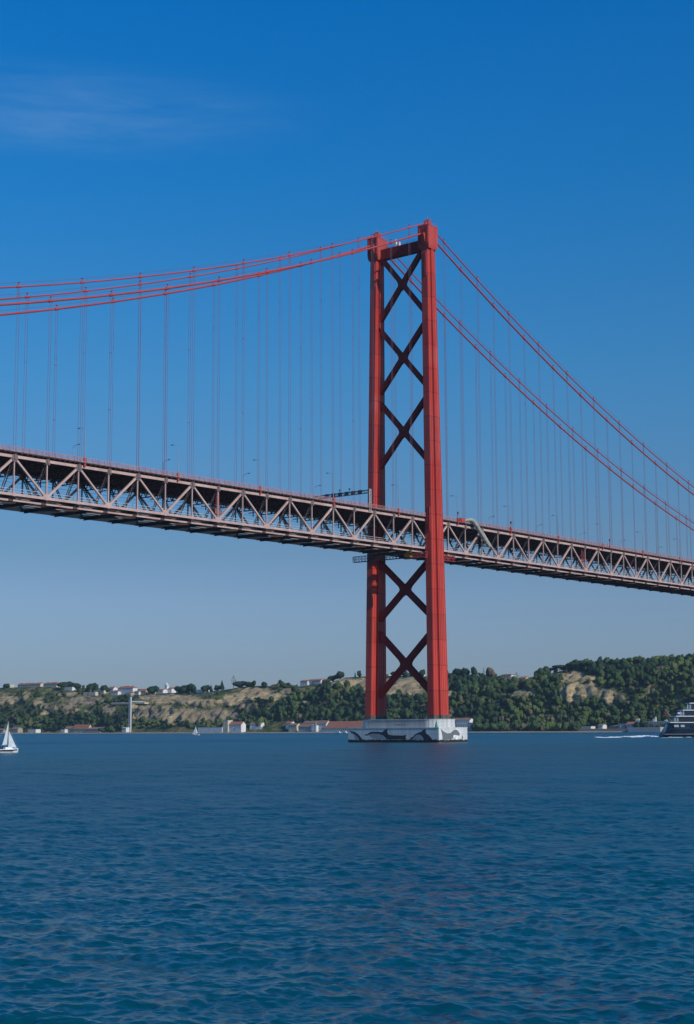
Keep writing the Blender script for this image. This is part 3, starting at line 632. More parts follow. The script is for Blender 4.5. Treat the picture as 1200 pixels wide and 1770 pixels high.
# along the water
B(-8, 6, 1259.5, 1267, XQ, 'ruin', 'oldtiles', 'shed', 'ruined stone shed at the very left edge of the shore')
B(20, 31, 1257, 1266, XQ, 'ruin', 'oldtiles', 'gable', 'roofless-looking grey ruin on the shore behind the near sailboat')
B(48, 62, 1261, 1266.5, XQ, 'white', 'flatroof', 'flat', 'low white shed on the shore right of the near sailboat')
B(105, 112, 1261, 1267.5, XQ-2, 'white', 'flatroof', 'flat', 'white cube at the left end of the red-roofed shore houses', nf=1)
B(112, 126, 1255.5, 1266.5, XQ+4, 'ruin', 'oldtiles', 'gable', 'brown-roofed old house, left of the shore group at the far left', nf=1)
B(126, 152, 1252.5, 1267, XQ+2, 'cream', 'tiles', 'gable', 'old house with bright orange roof on the shore at the left', nw=6, nf=1, door=True, rfrac=.5)
B(148, 172, 1257, 1267, XQ-2, 'ruin', 'oldtiles', 'shed', 'long grey ruin leaning against the orange-roofed shore house', nf=1)
B(211, 218, 1257, 1261.5, XQ+6, 'white', 'flatroof', 'gable', 'little white gabled hut at the foot of the lift tower')
B(342, 384, 1257.5, 1264.5, XQ+2, 'white', 'flatroof', 'flat', 'long white windowless warehouse on the shore behind the far sailboat', name='warehouse', cat='warehouse', nw=1, nf=1, depth=18)
B(385, 394, 1245.5, 1264, XQ+3, 'cream', 'flatroof', 'flat', 'tall narrow cream ruin at the right end of the white warehouse', nf=2)
B(393, 417, 1247.5, 1262, XQ+5, 'white', 'tiles', 'gable', 'white house with red roof right of the long white warehouse', nf=1, door=True)
B(398, 416, 1248, 1256, XQ+22, 'white', 'tiles', 'gable', 'second red roof peeping over the white house by the warehouse')
B(432, 451, 1248.5, 1256.5, XQ+18, 'white', 'oldtiles', 'gable', 'white cottage with brown roof half hidden in trees above the quay', nf=1)
B(494, 503, 1247, 1256, XQ+16, 'white', 'tiles', 'gable', 'white gabled cottage left of the riverside factory')
B(499, 513, 1250.5, 1259, XQ+9, 'cream', 'oldtiles', 'gable', 'cream cottage with brown roof left of the riverside factory')
B(516, 538, 1251, 1266.5, XQ, 'grey', 'oldtiles', 'gable', 'grey factory block with dark roof on the quay, left end of the factory', name='factory_building', cat='factory', nw=6, nf=2)
B(524, 546, 1246.5, 1256, XQ+16, 'cream', 'oldtiles', 'gable', 'brown-roofed hall behind the grey factory block', name='factory_building', cat='factory', nf=1)
B(538, 547, 1254, 1266, XQ-1, 'white', 'flatroof', 'flat', 'small white cube on the quay between grey block and white factory', nf=2)
B(547, 564, 1245.5, 1262, XQ+3, 'white', 'oldtiles', 'gable', 'white two-storey factory house left of the big red roof', name='factory_building', cat='factory', nf=2)
B(562, 579, 1236, 1245, XQ+42, 'white', 'tiles', 'hip', 'white house standing alone above the big red factory roof', nf=2)
B(559, 600, 1247, 1266, XQ+1, 'white', 'tiles', 'gable', 'long white factory hall under the big red roof, left half', name='factory_hall', cat='factory', depth=16, nw=11, nf=1, rfrac=.6)
B(600, 632, 1246.5, 1266, XQ+1, 'white', 'tiles', 'gable', 'long white factory hall under the big red roof, right half beside the pier', name='factory_hall', cat='factory', depth=16, nw=9, nf=1, rfrac=.58)
B(783, 812, 1241.5, 1253, XQ+10, 'white', 'oldtiles', 'gable', 'long white building with red-brown roof right behind the bridge pier', nw=8, nf=1, rfrac=.3)
B(784, 808, 1252, 1262, XQ+2, 'white', 'flatroof', 'flat', 'white lower wing in front of the long building behind the pier', nf=2, nw=6)
B(808, 817, 1250, 1262, XQ+2, 'grey', 'flatroof', 'flat', 'grey block at the right end of the building behind the pier', nf=1)
B(826, 829, 1256, 1262, XQ-2, 'stone', 'flatroof', 'flat', 'narrow stone hut alone on the shore right of the pier')
B(1003, 1022, 1256, 1260, XQ+4, 'white', 'flatroof', 'flat', 'low white sheds on the shore wall left of the fortress', nf=1)
B(1034, 1042, 1251.5, 1258.5, XQ+3, 'white', 'oldtiles', 'gable', 'small white cottage on the shore wall left of the fortress')
B(1057, 1069, 1254, 1258.5, XQ+3, 'ruin', 'oldtiles', 'shed', 'brownish shed between the white cottage and the fortress')
B(1069, 1081, 1252, 1259, XQ+2, 'grey', 'flatroof', 'flat', 'grey low block touching the left end of the fortress')
B(1083, 1097, 1248, 1260.5, XQ, 'white', 'tiles', 'gable', 'white house with orange roof at the left corner of the fortress', nf=2)

def wall_px(x0, x1, yt, yb, Xp, mt, label, name='wall', depth=1.2, foot=None):
    a = onx(x0, yb, Xp); b = onx(x1, yb, Xp); c0 = onx(x0, yt, Xp); c1 = onx(x1, yt, Xp)
    mb = MB(); n = max(2, int((a[1]-b[1])/12)); zg = -3 if foot is None else a[2]-foot
    for k in range(n):
        y0 = a[1]+(b[1]-a[1])*k/n; y1 = a[1]+(b[1]-a[1])*(k+1)/n; zt = c0[2]+(c1[2]-c0[2])*(k+.5)/n+.12*math.sin(k*2.1)
        mb.box(0, depth, min(y0, y1)-a[1], max(y0, y1)-a[1], zg-a[2], zt-a[2])
    return tag(mb.build(name, mt, loc=(Xp, a[1], a[2])), label, 'wall')
wall_px(144, 165, 1196.5, 1202, hit(155, 1202)-2, W_['cream'], 'long cream retaining wall under the tall dark ridge tree at the left', foot=.8, depth=6)
wall_px(470, 514, 1184.5, 1188, XC+2, W_['yellow'], 'long low yellow wall along the ridge right of the small cream house')
wall_px(357, 392, 1196, 1200, XC-8, W_['grey'], 'pale sloping wall on the ridge right of the small white shed')
wall_px(193, 250, 1214, 1217, hit(222, 1217)-3, W_['cream'], 'long white terrace wall half-way up the slope beside the lift tower', foot=.6, depth=9)
wall_px(-40, 205, 1266.6, 1269.5, XS+13, W_['cream'], 'pale quay wall along the left shore', 'quay_wall')
wall_px(205, 520, 1265.8, 1268.3, XS+13, W_['cream'], 'pale quay wall along the middle shore', 'quay_wall')
wall_px(520, 634, 1265.0, 1268.0, XS+13, W_['stone'], 'stone quay in front of the riverside factory', 'quay_wall')
wall_px(815, 1000, 1263.4, 1266, XS+13, W_['stone'], 'low rough stone quay under the wooded bank right of the pier', 'quay_wall')
wall_px(1000, 1100, 1259.5, 1265, XS+14, W_['stone'], 'long plain brown wall on the shore left of the fortress', 'quay_wall')
# fortress
def fortress():
    Xp = XS+15; a = onx(1098, 1265, Xp); b = onx(1160, 1264.5, Xp); zt = onx(1120, 1247.5, Xp)[2]; zm = onx(1120, 1257, Xp)[2]
    wd = a[1]-b[1]; yc = (a[1]+b[1])/2
    t = thing('fortress', 'old grey riverside fortress with buttressed wall and little pointed turrets, left of the yacht', 'fortress', (Xp, yc, 0))
    q = MB(); q.box(3, 22, -wd/2, wd/2, -2, zt); q.box(-12, 3, -wd/2+7, wd/2+3, -2, zm); q.build('rampart', W_['grey'], t)
    q = MB()
    for k in range(15):
        y = wd/2-1.5-k*(wd-3)/14; q.box(2.2, 3, y-.45, y+.45, zm+.01, zt-.8)
    q.build('buttresses', W_['stone'], t)
    q = MB(); q.box(2.6, 22.3, -wd/2-.3, wd/2+.3, zt+.003, zt+.35); q.build('coping', W_['white'], t)
    for (px, wpx, yt_) in ((1103.5, 8, 1241), (1131, 5, 1240), (1152, 6, 1243.5)):
        p = onx(px, yt_, Xp+6); s = wpx*.64*1.05; q = MB(); y = p[1]-yc; h = p[2]-zt-.35
        q.box(6-s*.4, 6+s*.4, y-s*.42, y+s*.42, zt+.36, zt+.36+h*.35); tt = q.build('turret', W_['white'], t)
        q = MB(); r_ = s*.52; q.loft([[(6-r_, y-r_, zt+.36+h*.35), (6+r_, y-r_, zt+.36+h*.35), (6+r_, y+r_, zt+.36+h*.35), (6-r_, y+r_, zt+.36+h*.35)], [(5.9, y-.1, zt+.36+h), (6.1, y-.1, zt+.36+h), (6.1, y+.1, zt+.36+h), (5.9, y+.1, zt+.36+h)]]); q.build('turret_roof', mat('pale_roof', (.5, .36, .28), .8), tt)
    p = onx(1133.5, 1239, Xp+6); q = MB(); q.box(5, 6.4, p[1]-yc-.7, p[1]-yc+.7, zt+.36, p[2]); q.build('chimney', W_['white'], t)
    q = MB(); p = onx(1162, 1254, Xp); q.box(1, 14, p[1]-yc-16, p[1]-yc+8, -2, onx(1162, 1254.5, Xp)[2]); bb = q.build('gatehouse', W_['cream'], t)
    q = MB(); q.box(.6, 14.4, p[1]-yc-16.4, p[1]-yc+8.4, onx(1162, 1254.5, Xp)[2]+.01, onx(1162, 1249.5, Xp)[2]); q.build('roof', M['oldtiles'], bb)
fortress()
# church tower
def church():
    Xp = XC+12; p = onx(288.5, 1194, Xp); zt = onx(288.5, 1180, Xp)[2]; zb = p[2]; u = .97
    t = thing('church_tower', 'white church bell tower with pointed top rising over the ridge village', 'church', (Xp, p[1], zb))
    H = zt-zb; s = 2.4
    q = MB(); q.box(-s, s, -s, s, -6, H*.55); q.box(-s*1.12, s*1.12, -s*1.12, s*1.12, H*.55+.003, H*.6); q.build('tower_shaft', W_['white'], t)
    q = MB()
    for a in (-1, 1):
        for b in (-1, 1): q.box(a*s*.75-.5, a*s*.75+.5, b*s*.75-.5, b*s*.75+.5, H*.6+.003, H*.74)
    q.box(-s, s, -s, s, H*.74+.003, H*.78); q.build('belfry', W_['white'], t)
    q = MB(); r0 = s*.9; q.loft([[(r0*math.cos(k*math.pi/4+.39), r0*math.sin(k*math.pi/4+.39), H*.78+.01) for k in range(8)], [(r0*.7*math.cos(k*math.pi/4+.39), r0*.7*math.sin(k*math.pi/4+.39), H*.86) for k in range(8)], [(.12*math.cos(k*math.pi/4), .12*math.sin(k*math.pi/4), H) for k in range(8)]]); q.build('spire', W_['white'], t)
    q = MB(); wd = 9; q.box(-1, 9, -s-wd, -s-.02, -6, H*.22); n = q.build('nave', W_['white'], t)
    q = MB(); q.prism([(-1.4, H*.22), (9.4, H*.22), (4, H*.42)], lambda x, z: (x, -s-wd-.4, z), lambda x, z: (x, -s-.03, z)); q.build('roof', M['tiles'], n)
church()
# panoramic lift
def lift():
    Xp = XS+38; p = onx(224.6, 1262, Xp); zt = onx(224.6, 1203.5, Xp)[2]; zb = p[2]; mpp = ((p-CAM)@_F)/FPX
    t = thing('lift_tower', 'tall slim white cliff lift tower with wide platform on top and footbridge to slope', 'lift', (Xp, p[1], zb)); H = zt-zb
    q = MB(); q.box(-1.3, 1.3, .3, 2.0, -4, H); q.box(-1.3, 1.3, -2.0, -.9, -4, H*.98); q.build('shaft', mat('shaft_concrete', (.42, .42, .41), .8, scale=.4, col2=(.54, .54, .52)), t)
    q = MB()
    for k in range(16): q.box(-1, 1, -.9, .3, k*H/16, k*H/16+.5)
    q.build('shaft_bracing', M['darkgrey'], t)
    q = MB(); q.box(-.6, .6, 2.4, 3.2, -4, H*.8); q.box(-.4, .4, 2.0, 2.4, H*.3, H*.31); q.box(-.4, .4, 2.0, 2.4, H*.6, H*.61); q.build('cable_mast', M['grey'], t)
    q = MB(); q.loft([[(-2, -2.5, H), (2, -2.5, H), (2, 2.5, H), (-2, 2.5, H)], [(-4, -5, H+3), (4, -5, H+3), (4, 5.5, H+3), (-4, 5.5, H+3)], [(-4, -5, H+4), (4, -5, H+4), (4, 5.5, H+4), (-4, 5.5, H+4)]]); q.build('top_platform', W_['cream'], t)
    q = MB(); q.prism([(-4.5, H+5.6), (4.5, H+5.6), (0, H+7.4)], lambda x, z: (x, -4.8, z), lambda x, z: (x, 5.2, z)); 
    for yy in (-4.5, -1.5, 1.5, 4.5): q.box(-4, -3.6, yy, yy+.4, H+4.003, H+5.6); q.box(3.6, 4, yy, yy+.4, H+4.003, H+5.6)
    q.build('platform_roof', M['tiles'], t)
    z2 = onx(224, 1213.3, Xp)[2]-zb; q = MB(); q.box(1.3, 31, -1.0, .8, z2, z2+.5); q.box(1.3, 31, -1.0, -.9, z2+.5, z2+1.3); q.box(1.3, 31, .7, .8, z2+.5, z2+1.3); q.build('footbridge', W_['grey'], t)
lift()
# moored boats by the factory quay, far away
def moored(px, L, label):
    D = float((onx(px, 1266.5, XS-6)-CAM)@_F); p = onx(px, 1267, XS-6)
    t = thing('moored_boat', label, 'boat', (XS-6, p[1], 0), R(90), 'boats moored at the factory quay')
    q = MB(); q.loft([[(-L/2, -.9, -.3), (L*.3, -.9, -.3), (L/2-.3, 0, -.3), (L*.3, .9, -.3), (-L/2, .9, -.3)], [(-L/2, -1.2, 1), (L*.3, -1.2, 1), (L/2+.2, 0, 1.3), (L*.3, 1.2, 1), (-L/2, 1.2, 1)]]); q.build('hull', M['whitep'], t)
    q = MB(); q.box(-L*.3, L*.15, -.8, .8, 1.01, 2.4); q.box(-L*.35, L*.2, -.95, .95, 2.403, 2.55); q.build('cabin', W_['white'], t)
moored(584, 9, 'small white cabin boat moored left of the other one below the red factory roof')
moored(596, 7, 'small white cabin boat moored nearest the bridge pier below the red factory roof')

# ============================================================ BRIDGE
P = 11.51; K0, K1 = -22, 25; HW = 11.94; DEP = 10.36; TY = -.35
def zt(X): return 80.92+(.01426*X if X < 0 else .00651*X)+.0*X
def zchord(X):          # smooth the break of grade at the tower
    s = 12.; t_ = (.01426*X if X < -s else .00651*X if X > s else (lambda u: .01426*-s+(u+s)*.01426+(.00651-.01426)*(u+s)**2/(4*s))(X))
    return 80.92+t_
def zprim(X): a = abs(X); return 191.77+((-.4471*a+.00043*a*a) if X < 0 else (-.43213*a+.00044*a*a))
def zsec(X): a = abs(X); return 195.40+((-.43957*a+.00042*a*a) if X < 0 else (-.43144*a+.00044*a*a))
bridge = thing('suspension_bridge', 'red steel suspension bridge with latticed pale pink truss deck crossing the river', 'bridge', (0, 0, 8.3))
BR = bridge
def bb(mb, name, mt, parent=BR, smooth=False):
    o = mb.build(name, mt, parent, smooth)
    if parent is BR: o.location = (0, 0, -8.3)
    return o
# ---- tower legs
ZB, ZT = 9.8, 187.0
def legp(z):
    f = (z-ZB)/(ZT-ZB); return 14.2+(12.0-14.2)*f, 4.85+(2.5-4.85)*f
def leg_ring(s, z, grow=0):
    yc, hx = legp(z); yc = s*yc+TY; e = 1.32+grow; c = 2.1+grow; a = .31*hx+grow; hx += grow
    return [(x, yc+y, z) for x, y in ((-hx, -e), (-a, -e), (-a, -c), (a, -c), (a, -e), (hx, -e), (hx, e), (a, e), (a, c), (-a, c), (-a, e), (-hx, e))]
legs = []
for s in (-1, 1):
    mb = MB(); mb.loft([leg_ring(s, ZB), leg_ring(s, ZT)])
    # vertical stiffening ribs on the outer and inner faces
    for sy in (-1, 1):
        for fx in (-.93, -.63, -.36, .36, .63, .93, -.12, .12):
            rings = []
            for z in (ZB+.1, ZT-.3):
                yc, hx = legp(z); core = abs(fx) < .3; yf = (2.1 if core else 1.32); x = fx*hx; w_ = .09
                y0 = s*yc+TY+sy*yf; y1 = y0+sy*.14
                rings.append([(x-w_, y0, z), (x+w_, y0, z), (x+w_, y1, z), (x-w_, y1, z)])
            mb.loft(rings)
    lg = bb(mb, 'tower_leg', M['red']); legs.append(lg)
    mb = MB(); mb.loft([leg_ring(s, 8.3, .1), leg_ring(s, ZB-.003, .1)]); mb.build('base_coating', M['bandbase'], lg)
    # inspection hatches: small boxed openings high on the narrow face
    for zh in (178.5, 81.0):
        yc, hx = legp(zh); mb = MB(); y = s*yc+TY-.55
        mb.box(-hx-.35, -hx+.1, y-.42, y-.25, zh-4.4, zh+4.4); mb.box(-hx-.35, -hx+.1, y+.25, y+.42, zh-4.4, zh+4.4); mb.box(-hx-.35, -hx+.1, y-.42, y+.42, zh+4.4, zh+4.6); mb.box(-hx-.35, -hx+.1, y-.42, y+.42, zh-4.6, zh-4.4)
        mb.build('ladder_cage', M['cable'], lg)
    # saddle housing
    yc = s*12.0+TY; mb = MB()
    def rr(z, hx, hy, ys=0): return [(-hx, yc-hy+ys, z), (hx, yc-hy+ys, z), (hx, yc+hy+ys, z), (-hx, yc+hy+ys, z)]
    mb.loft([rr(184.6, 2.62, 2.2), rr(185.8, 3.0, 2.45), rr(193.4, 3.05, 2.5), rr(193.6, 3.05, 2.5)])
    mb.box(-3.3, -3.05, yc-2.3, yc-1.7, 186.5, 193.2); mb.box(-3.3, -3.05, yc+1.7, yc+2.3, 186.5, 193.2)
    mb.prism([(-3.05, 188.2), (-3.05, 186.0), (-4.4, 189.6), (-4.4, 190.2), (-3.05, 190.2)], lambda x, z: (x, yc-1.1, z), lambda x, z: (x, yc+1.1, z))
    mb.prism([(3.05, 188.2), (3.05, 186.0), (4.2, 189.2), (4.2, 190.2), (3.05, 190.2)], lambda x, z: (x, yc-1.1, z), lambda x, z: (x, yc+1.1, z))
    hs = mb.build('saddle_housing', M['red'], lg)
    mb = MB(); mb.prism([(-2.6, 193.61), (2.6, 193.61), (1.7, 195.1), (.7, 195.7), (-.7, 195.7), (-1.7, 195.1)], lambda x, z: (x, yc-.55, z), lambda x, z: (x, yc+.55, z))
    mb.box(-.9, .9, yc-1.0, yc-.8, 193.61, 196.2); mb.box(-.9, .9, yc+.8, yc+1.0, 193.61, 196.2); mb.box(-.15, .15, yc-1, yc+1, 196.2, 196.5)
    mb.tube([(0, yc, 196.4), (0, yc, 198)], .08, 6); mb.tube([(-.7, yc+.6, 195.5), (-.7, yc+.6, 196.9)], .06, 6); mb.tube([(.8, yc-.6, 195.5), (.8, yc-.6, 197.1)], .06, 6)
    for q_ in range(8):
        x = -2.9+q_*.83
        for yy in (yc-2.4, yc+2.4): mb.tube([(x, yy, 193.6), (x, yy, 194.7)], .04, 4, False)
    for yy in (yc-2.4, yc+2.4): mb.beam((-2.9, yy, 194.7), (2.9, yy, 194.7), .07, .07)
    mb.build('saddle', M['cable'], lg)
# ---- cross braces (laced box members, filleted at the crossing)
def brace(zlo, zhi, thick, laced, xh):
    mb = MB(); zc = (zlo+zhi)/2
    def yin(z): return legp(z)[0]-1.9
    ends = [((-yin(zhi), zhi), (yin(zlo), zlo)), ((yin(zhi), zhi), (-yin(zlo), zlo))]
    h = thick/2
    for (a, b) in ends:
        d = np.array([b[0]-a[0], b[1]-a[1]]); L = np.linalg.norm(d); d /= L; n = np.array([-d[1], d[0]])
        a_ = np.array(a)-d*1.2; b_ = np.array(b)+d*1.2
        def q(t, o): p = a_+(b_-a_)*t+n*o; return p
        if not laced:
            pts = [q(0, -h), q(1, -h), q(1, h), q(0, h)]
            mb.prism([tuple(p) for p in pts], lambda y, z: (-xh, y+TY, z), lambda y, z: (xh, y+TY, z))
        else:
            for sx_ in (-1, 1):     # two web plates
                pts = [q(0, -h), q(1, -h), q(1, h), q(0, h)]; x0, x1 = sx_*xh, sx_*(xh-.22)
                mb.prism([tuple(p) for p in pts], lambda y, z: (x0, y+TY, z), lambda y, z: (x1, y+TY, z))
            nn = 22
            for k in range(nn):      # lacing on the two narrow faces
                for o in (-h+.08, h-.08):
                    p0 = q(k/nn, o); p1 = q((k+1)/nn, o); xa, xb = (-xh+.2, xh-.2) if k % 2 else (xh-.2, -xh+.2)
                    mb.beam((xa, p0[0]+TY, p0[1]), (xb, p1[0]+TY, p1[1]), .34, .1, (0, n[0], n[1]))
                    if k % 2 == 0: mb.beam((-xh+.2, p0[0]+TY, p0[1]), (xh-.2, p0[0]+TY, p0[1]), .5, .1, (0, n[0], n[1]))
    # filleted gusset where the two members cross
    d1 = np.array([ends[0][1][0]-ends[0][0][0], ends[0][1][1]-ends[0][0][1]]); d1 /= np.linalg.norm(d1); ang = math.atan2(abs(d1[1]), abs(d1[0]))
    g_ = []; r = thick*1.02
    for k in range(4):
        base = k*math.pi/2
        dirs = [ang, math.pi-ang, math.pi+ang, 2*math.pi-ang]
    order = [ang, math.pi-ang, math.pi+ang, 2*math.pi-ang]
    pts = []
    for i, a in enumerate(order):
        dv = np.array([math.cos(a), math.sin(a)]); nv = np.array([-dv[1], dv[0]]); far = dv*r*1.35
        pts.append(far-nv*h); pts.append(far+nv*h)
        a2 = order[(i+1) % 4]+(2*math.pi if i == 3 else 0); mid = (a+a2)/2; half = (a2-a)/2
        apex = h/math.sin(half); mv = np.array([math.cos(mid), math.sin(mid)])
        dn = np.array([math.cos(a2), math.sin(a2)]); nn_ = np.array([-dn[1], dn[0]]); nxt = dn*r*1.35-nn_*h; cur = far+nv*h; ctrl = mv*apex
        for u in (.25, .5, .75): pts.append((1-u)**2*cur+2*u*(1-u)*ctrl+u*u*nxt)
    mb.prism([(p[0], zc+p[1]) for p in pts], lambda y, z: (-xh-.04, y+TY, z), lambda y, z: (xh+.04, y+TY, z))
    # end gussets on the legs
    for sy in (-1, 1):
        for z_, dz in ((zlo, 1), (zhi, -1)):
            yy = yin(z_); mb.prism([(sy*(yy+1.2), z_-2.1), (sy*(yy+1.2), z_+2.1), (sy*(yy-1.4), z_+dz*2.5), (sy*(yy-.6), z_-dz*.2)] if sy*dz > 0 else [(sy*(yy-.6), z_-dz*.2), (sy*(yy-1.4), z_+dz*2.5), (sy*(yy+1.2), z_+2.1*1), (sy*(yy+1.2), z_-2.1*1)], lambda y, z: (-xh-.02, y+TY, z), lambda y, z: (xh+.02, y+TY, z))
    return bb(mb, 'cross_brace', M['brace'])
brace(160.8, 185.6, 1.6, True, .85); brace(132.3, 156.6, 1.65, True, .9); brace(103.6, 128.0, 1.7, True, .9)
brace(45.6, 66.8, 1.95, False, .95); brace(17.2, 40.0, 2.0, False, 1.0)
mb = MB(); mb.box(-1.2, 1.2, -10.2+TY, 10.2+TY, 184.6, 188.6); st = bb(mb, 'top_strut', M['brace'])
mb = MB()
for k in range(14):
    y = -9.6+k*1.48
    for x in (-1.1, 1.1): mb.tube([(x, y, 188.6), (x, y, 189.7)], .035, 4, False)
for x in (-1.1, 1.1): mb.beam((x, -9.6, 189.7), (x, 9.7, 189.7), .06, .06); mb.beam((x, -9.6, 189.2), (x, 9.7, 189.2), .05, .05)
mb.build('handrail', M['cable'], st)
mb = MB(); mb.box(-.6, .2, 2.2, 2.9, 188.6, 190.9); mb.box(-.6, .2, .6, 1.2, 188.6, 190.3); mb.tube([(-.2, 2.5, 190.9), (-.2, 2.5, 191.9)], .12, 6); mb.build('antenna_box', M['whitep'], st)

# ---- stiffening trusses
for s in (-1, 1):
    Y = s*HW; tr = link('stiffening_truss', None, BR, (0, 0, -8.3))
    for nm, dz, hh in (('top_chord', 0, .78), ('bottom_chord', DEP, .70)):
        mb = MB()
        for k in range(K0, K1): a, b = k*P, (k+1)*P; mb.beam((a, Y, zchord(a)-dz), (b, Y, zchord(b)-dz), .66, hh)
        mb.build(nm, M['truss'], tr)
    for k in range(K0, K1+1):
        X = k*P; z = zchord(X)
        mb = MB(); mb.beam((X, Y, z-.4), (X, Y, z-DEP+.35), .4, .34, (1, 0, 0)); mb.build('vertical_post', M['truss'], tr)
        mb = MB(); w2 = .95 if k % 2 else .75; mb.box(X-w2, X+w2, Y-.43, Y+.43, z-.95, z+.55)
        if k % 2: mb.prism([(X-w2, z-.95), (X+w2, z-.95), (X+w2*.4, z-1.5), (X-w2*.4, z-1.5)], lambda x, zz: (x, Y-.36, zz), lambda x, zz: (x, Y+.36, zz))
        mb.box(X-.35, X+.35, Y-.62, Y-.43, z-.7, z+1.0); mb.build('gusset', M['gusset'], tr)
        if k < K1:
            # W pattern: upper joints at odd panels, lower joints at even panels
            a = (X, Y, z-.2) if k % 2 else (X, Y, z-DEP+.2); X2 = X+P; z2 = zchord(X2); b = (X2, Y, z2-DEP+.2) if k % 2 else (X2, Y, z2-.2)
            v = Vector(b)-Vector(a); v.normalize(); a = Vector(a)+v*.9; b = Vector(b)-v*.6
            mb = MB(); th_ = .62 if not k % 2 else .5
            mb.beam(a, b, .5, th_); mb.build('diagonal', M['truss'], tr)
    for k in range(K0, K1+1):
        mb = MB(); X = k*P; z = zchord(X)-DEP; mb.box(X-.5, X+.5, Y-.37, Y+.37, z-.45, z+.5)
        if k % 2 == 0: mb.prism([(X-1.5, z+.35), (X+1.5, z+.35), (X+.7, z+1.2), (X-.7, z+1.2)], lambda x, zz: (x, Y-.36, zz), lambda x, zz: (x, Y+.36, zz))
        mb.build('lower_gusset', M['truss'], tr)
# ---- upper road deck
mb = MB()
for k in range(K0, K1):
    a, b = k*P, (k+1)*P; za, zb_ = zchord(a), zchord(b)
    mb.prism([(a, za+1.0), (b, zb_+1.0), (b, zb_+1.28), (a, za+1.28)], lambda x, z: (x, -12.95, z), lambda x, z: (x, 12.95, z))
deck = bb(mb, 'road_deck', M['asphalt'])
mb = MB()
for j in range(11):
    y = -11.2+j*2.24
    for k in range(K0, K1): a, b = k*P, (k+1)*P; mb.beam((a, y, zchord(a)+.6), (b, y, zchord(b)+.6), .3, .78)
for k in range(K0*6, K1*6):   # edge brackets
    X = k*P/6; z = zchord(X)
    for s in (-1, 1): mb.prism([(11.95, z+.95), (12.9, z+.95), (12.9, z+.75), (11.95, z+.35)], lambda y, zz: (X-.15, s*y, zz), lambda y, zz: (X+.15, s*y, zz))
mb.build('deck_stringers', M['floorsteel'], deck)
for s in (-1, 1):
    mb = MB(); Y = s*12.85
    for k in range(K0*5, K1*5):
        X = k*P/5; z = zchord(X)+1.28; mb.box(X-.09, X+.09, Y-.09, Y+.09, z, z+1.32)
    for k in range(K0, K1):
        a, b = k*P, (k+1)*P; za, zb_ = zchord(a)+1.28, zchord(b)+1.28
        for h_, t_ in ((1.28, .13), (.98, .07), (.7, .07), (.42, .07)): mb.beam((a, Y, za+h_), (b, Y, zb_+h_), .1, t_)
        mb.beam((a, Y-s*.06, za+.1), (b, Y-s*.06, zb_+.1), .3, .2)
    mb.build('railing', M['rail'], deck)
# transverse floor trusses and sway struts
for k in range(K0, K1+1):
    X = k*P; z = zchord(X)
    mb = MB(); mb.box(X-.28, X+.28, -11.5, 11.5, z-.1, z+.2); mb.box(X-.22, X+.22, -11.5, 11.5, z-2.3, z-2.05)
    for j in range(10):
        y0, y1 = -11.4+j*2.28, -11.4+(j+1)*2.28; ym = (y0+y1)/2
        mb.beam((X, y0, z-.1), (X, ym, z-2.1), .22, .22); mb.beam((X, ym, z-2.1), (X, y1, z-.1), .22, .22)
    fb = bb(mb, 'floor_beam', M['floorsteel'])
    for s in (-1, 1):
        a = Vector((X, s*11.4, z-1.0)); b = Vector((X, s*6.6, z-DEP+1.0)); mb = MB()
        for o in (-.35, .35): mb.beam(a+Vector((o, 0, 0)), b+Vector((o, 0, 0)), .12, .28)
        n = 12
        for q in range(n):
            p0, p1 = a.lerp(b, q/n), a.lerp(b, (q+1)/n); e = .33 if q % 2 else -.33
            mb.beam(p0+Vector((e, 0, 0)), p1-Vector((e, 0, 0)), .12, .1)
        mb.build('sway_strut', M['gusset'], fb)
# lower railway deck
mb = MB()
for k in range(K0, K1+1):
    X = k*P; z = zchord(X)-DEP
    mb.box(X-.3, X+.3, -11.6, 11.6, z-.30, z+.1); mb.box(X-.26, X+.26, -10.9, 10.9, z-.95, z-.8)
    mb.box(X-.05, X+.05, -10.9, 10.9, z-.797, z-.303)
    mb.box(X-.75, X+.75, -11.1, -10.4, z-1.72, z-.45)
    if k < K1:
        X2 = X+P; z2 = zchord(X2)-DEP
        for a, b in ((-11.5, 0), (11.5, 0)) if k % 2 else ((0, -11.5), (0, 11.5)): mb.beam((X, a, z-.1), (X2, b, z2-.1), .45, .3)
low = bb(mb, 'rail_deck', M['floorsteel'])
mb = MB()
for s in (-1, 1):
    for y in (9.6, 5.2, 3.6):
        for k in range(K0, K1): a, b = k*P, (k+1)*P; mb.beam((a, s*y, zchord(a)-DEP+.35), (b, s*y, zchord(b)-DEP+.35), .3, .6)
    mb.build('track_stringers', M['truss'], low); mb = MB()
for y in (-10.75,):
    for k in range(K0, K1): a, b = k*P+.76, (k+1)*P-.76; mb.beam((a, y, zchord(a)-DEP-1.35), (b, y, zchord(b)-DEP-1.35), .3, .55)
    mb.build('edge_girder', M['truss'], low); mb = MB()
mb = MB()
for s in (-1, 1):
    for k in range(K0, K1): a, b = k*P, (k+1)*P; za, zb_ = zchord(a)-DEP+.68, zchord(b)-DEP+.68; mb.prism([(a, za), (b, zb_), (b, zb_+.06), (a, za+.06)], lambda x, z: (x, s*2.6, z), lambda x, z: (x, s*6.2, z))
    for k in range(K0, K1): a, b = k*P, (k+1)*P; za, zb_ = zchord(a)-DEP+.1, zchord(b)-DEP+.1; mb.prism([(a, za), (b, zb_), (b, zb_+.06), (a, za+.06)], lambda x, z: (x, s*9.9, z), lambda x, z: (x, s*11.1, z))
mb.build('track_floor', M['grey'], low)
mb = MB()
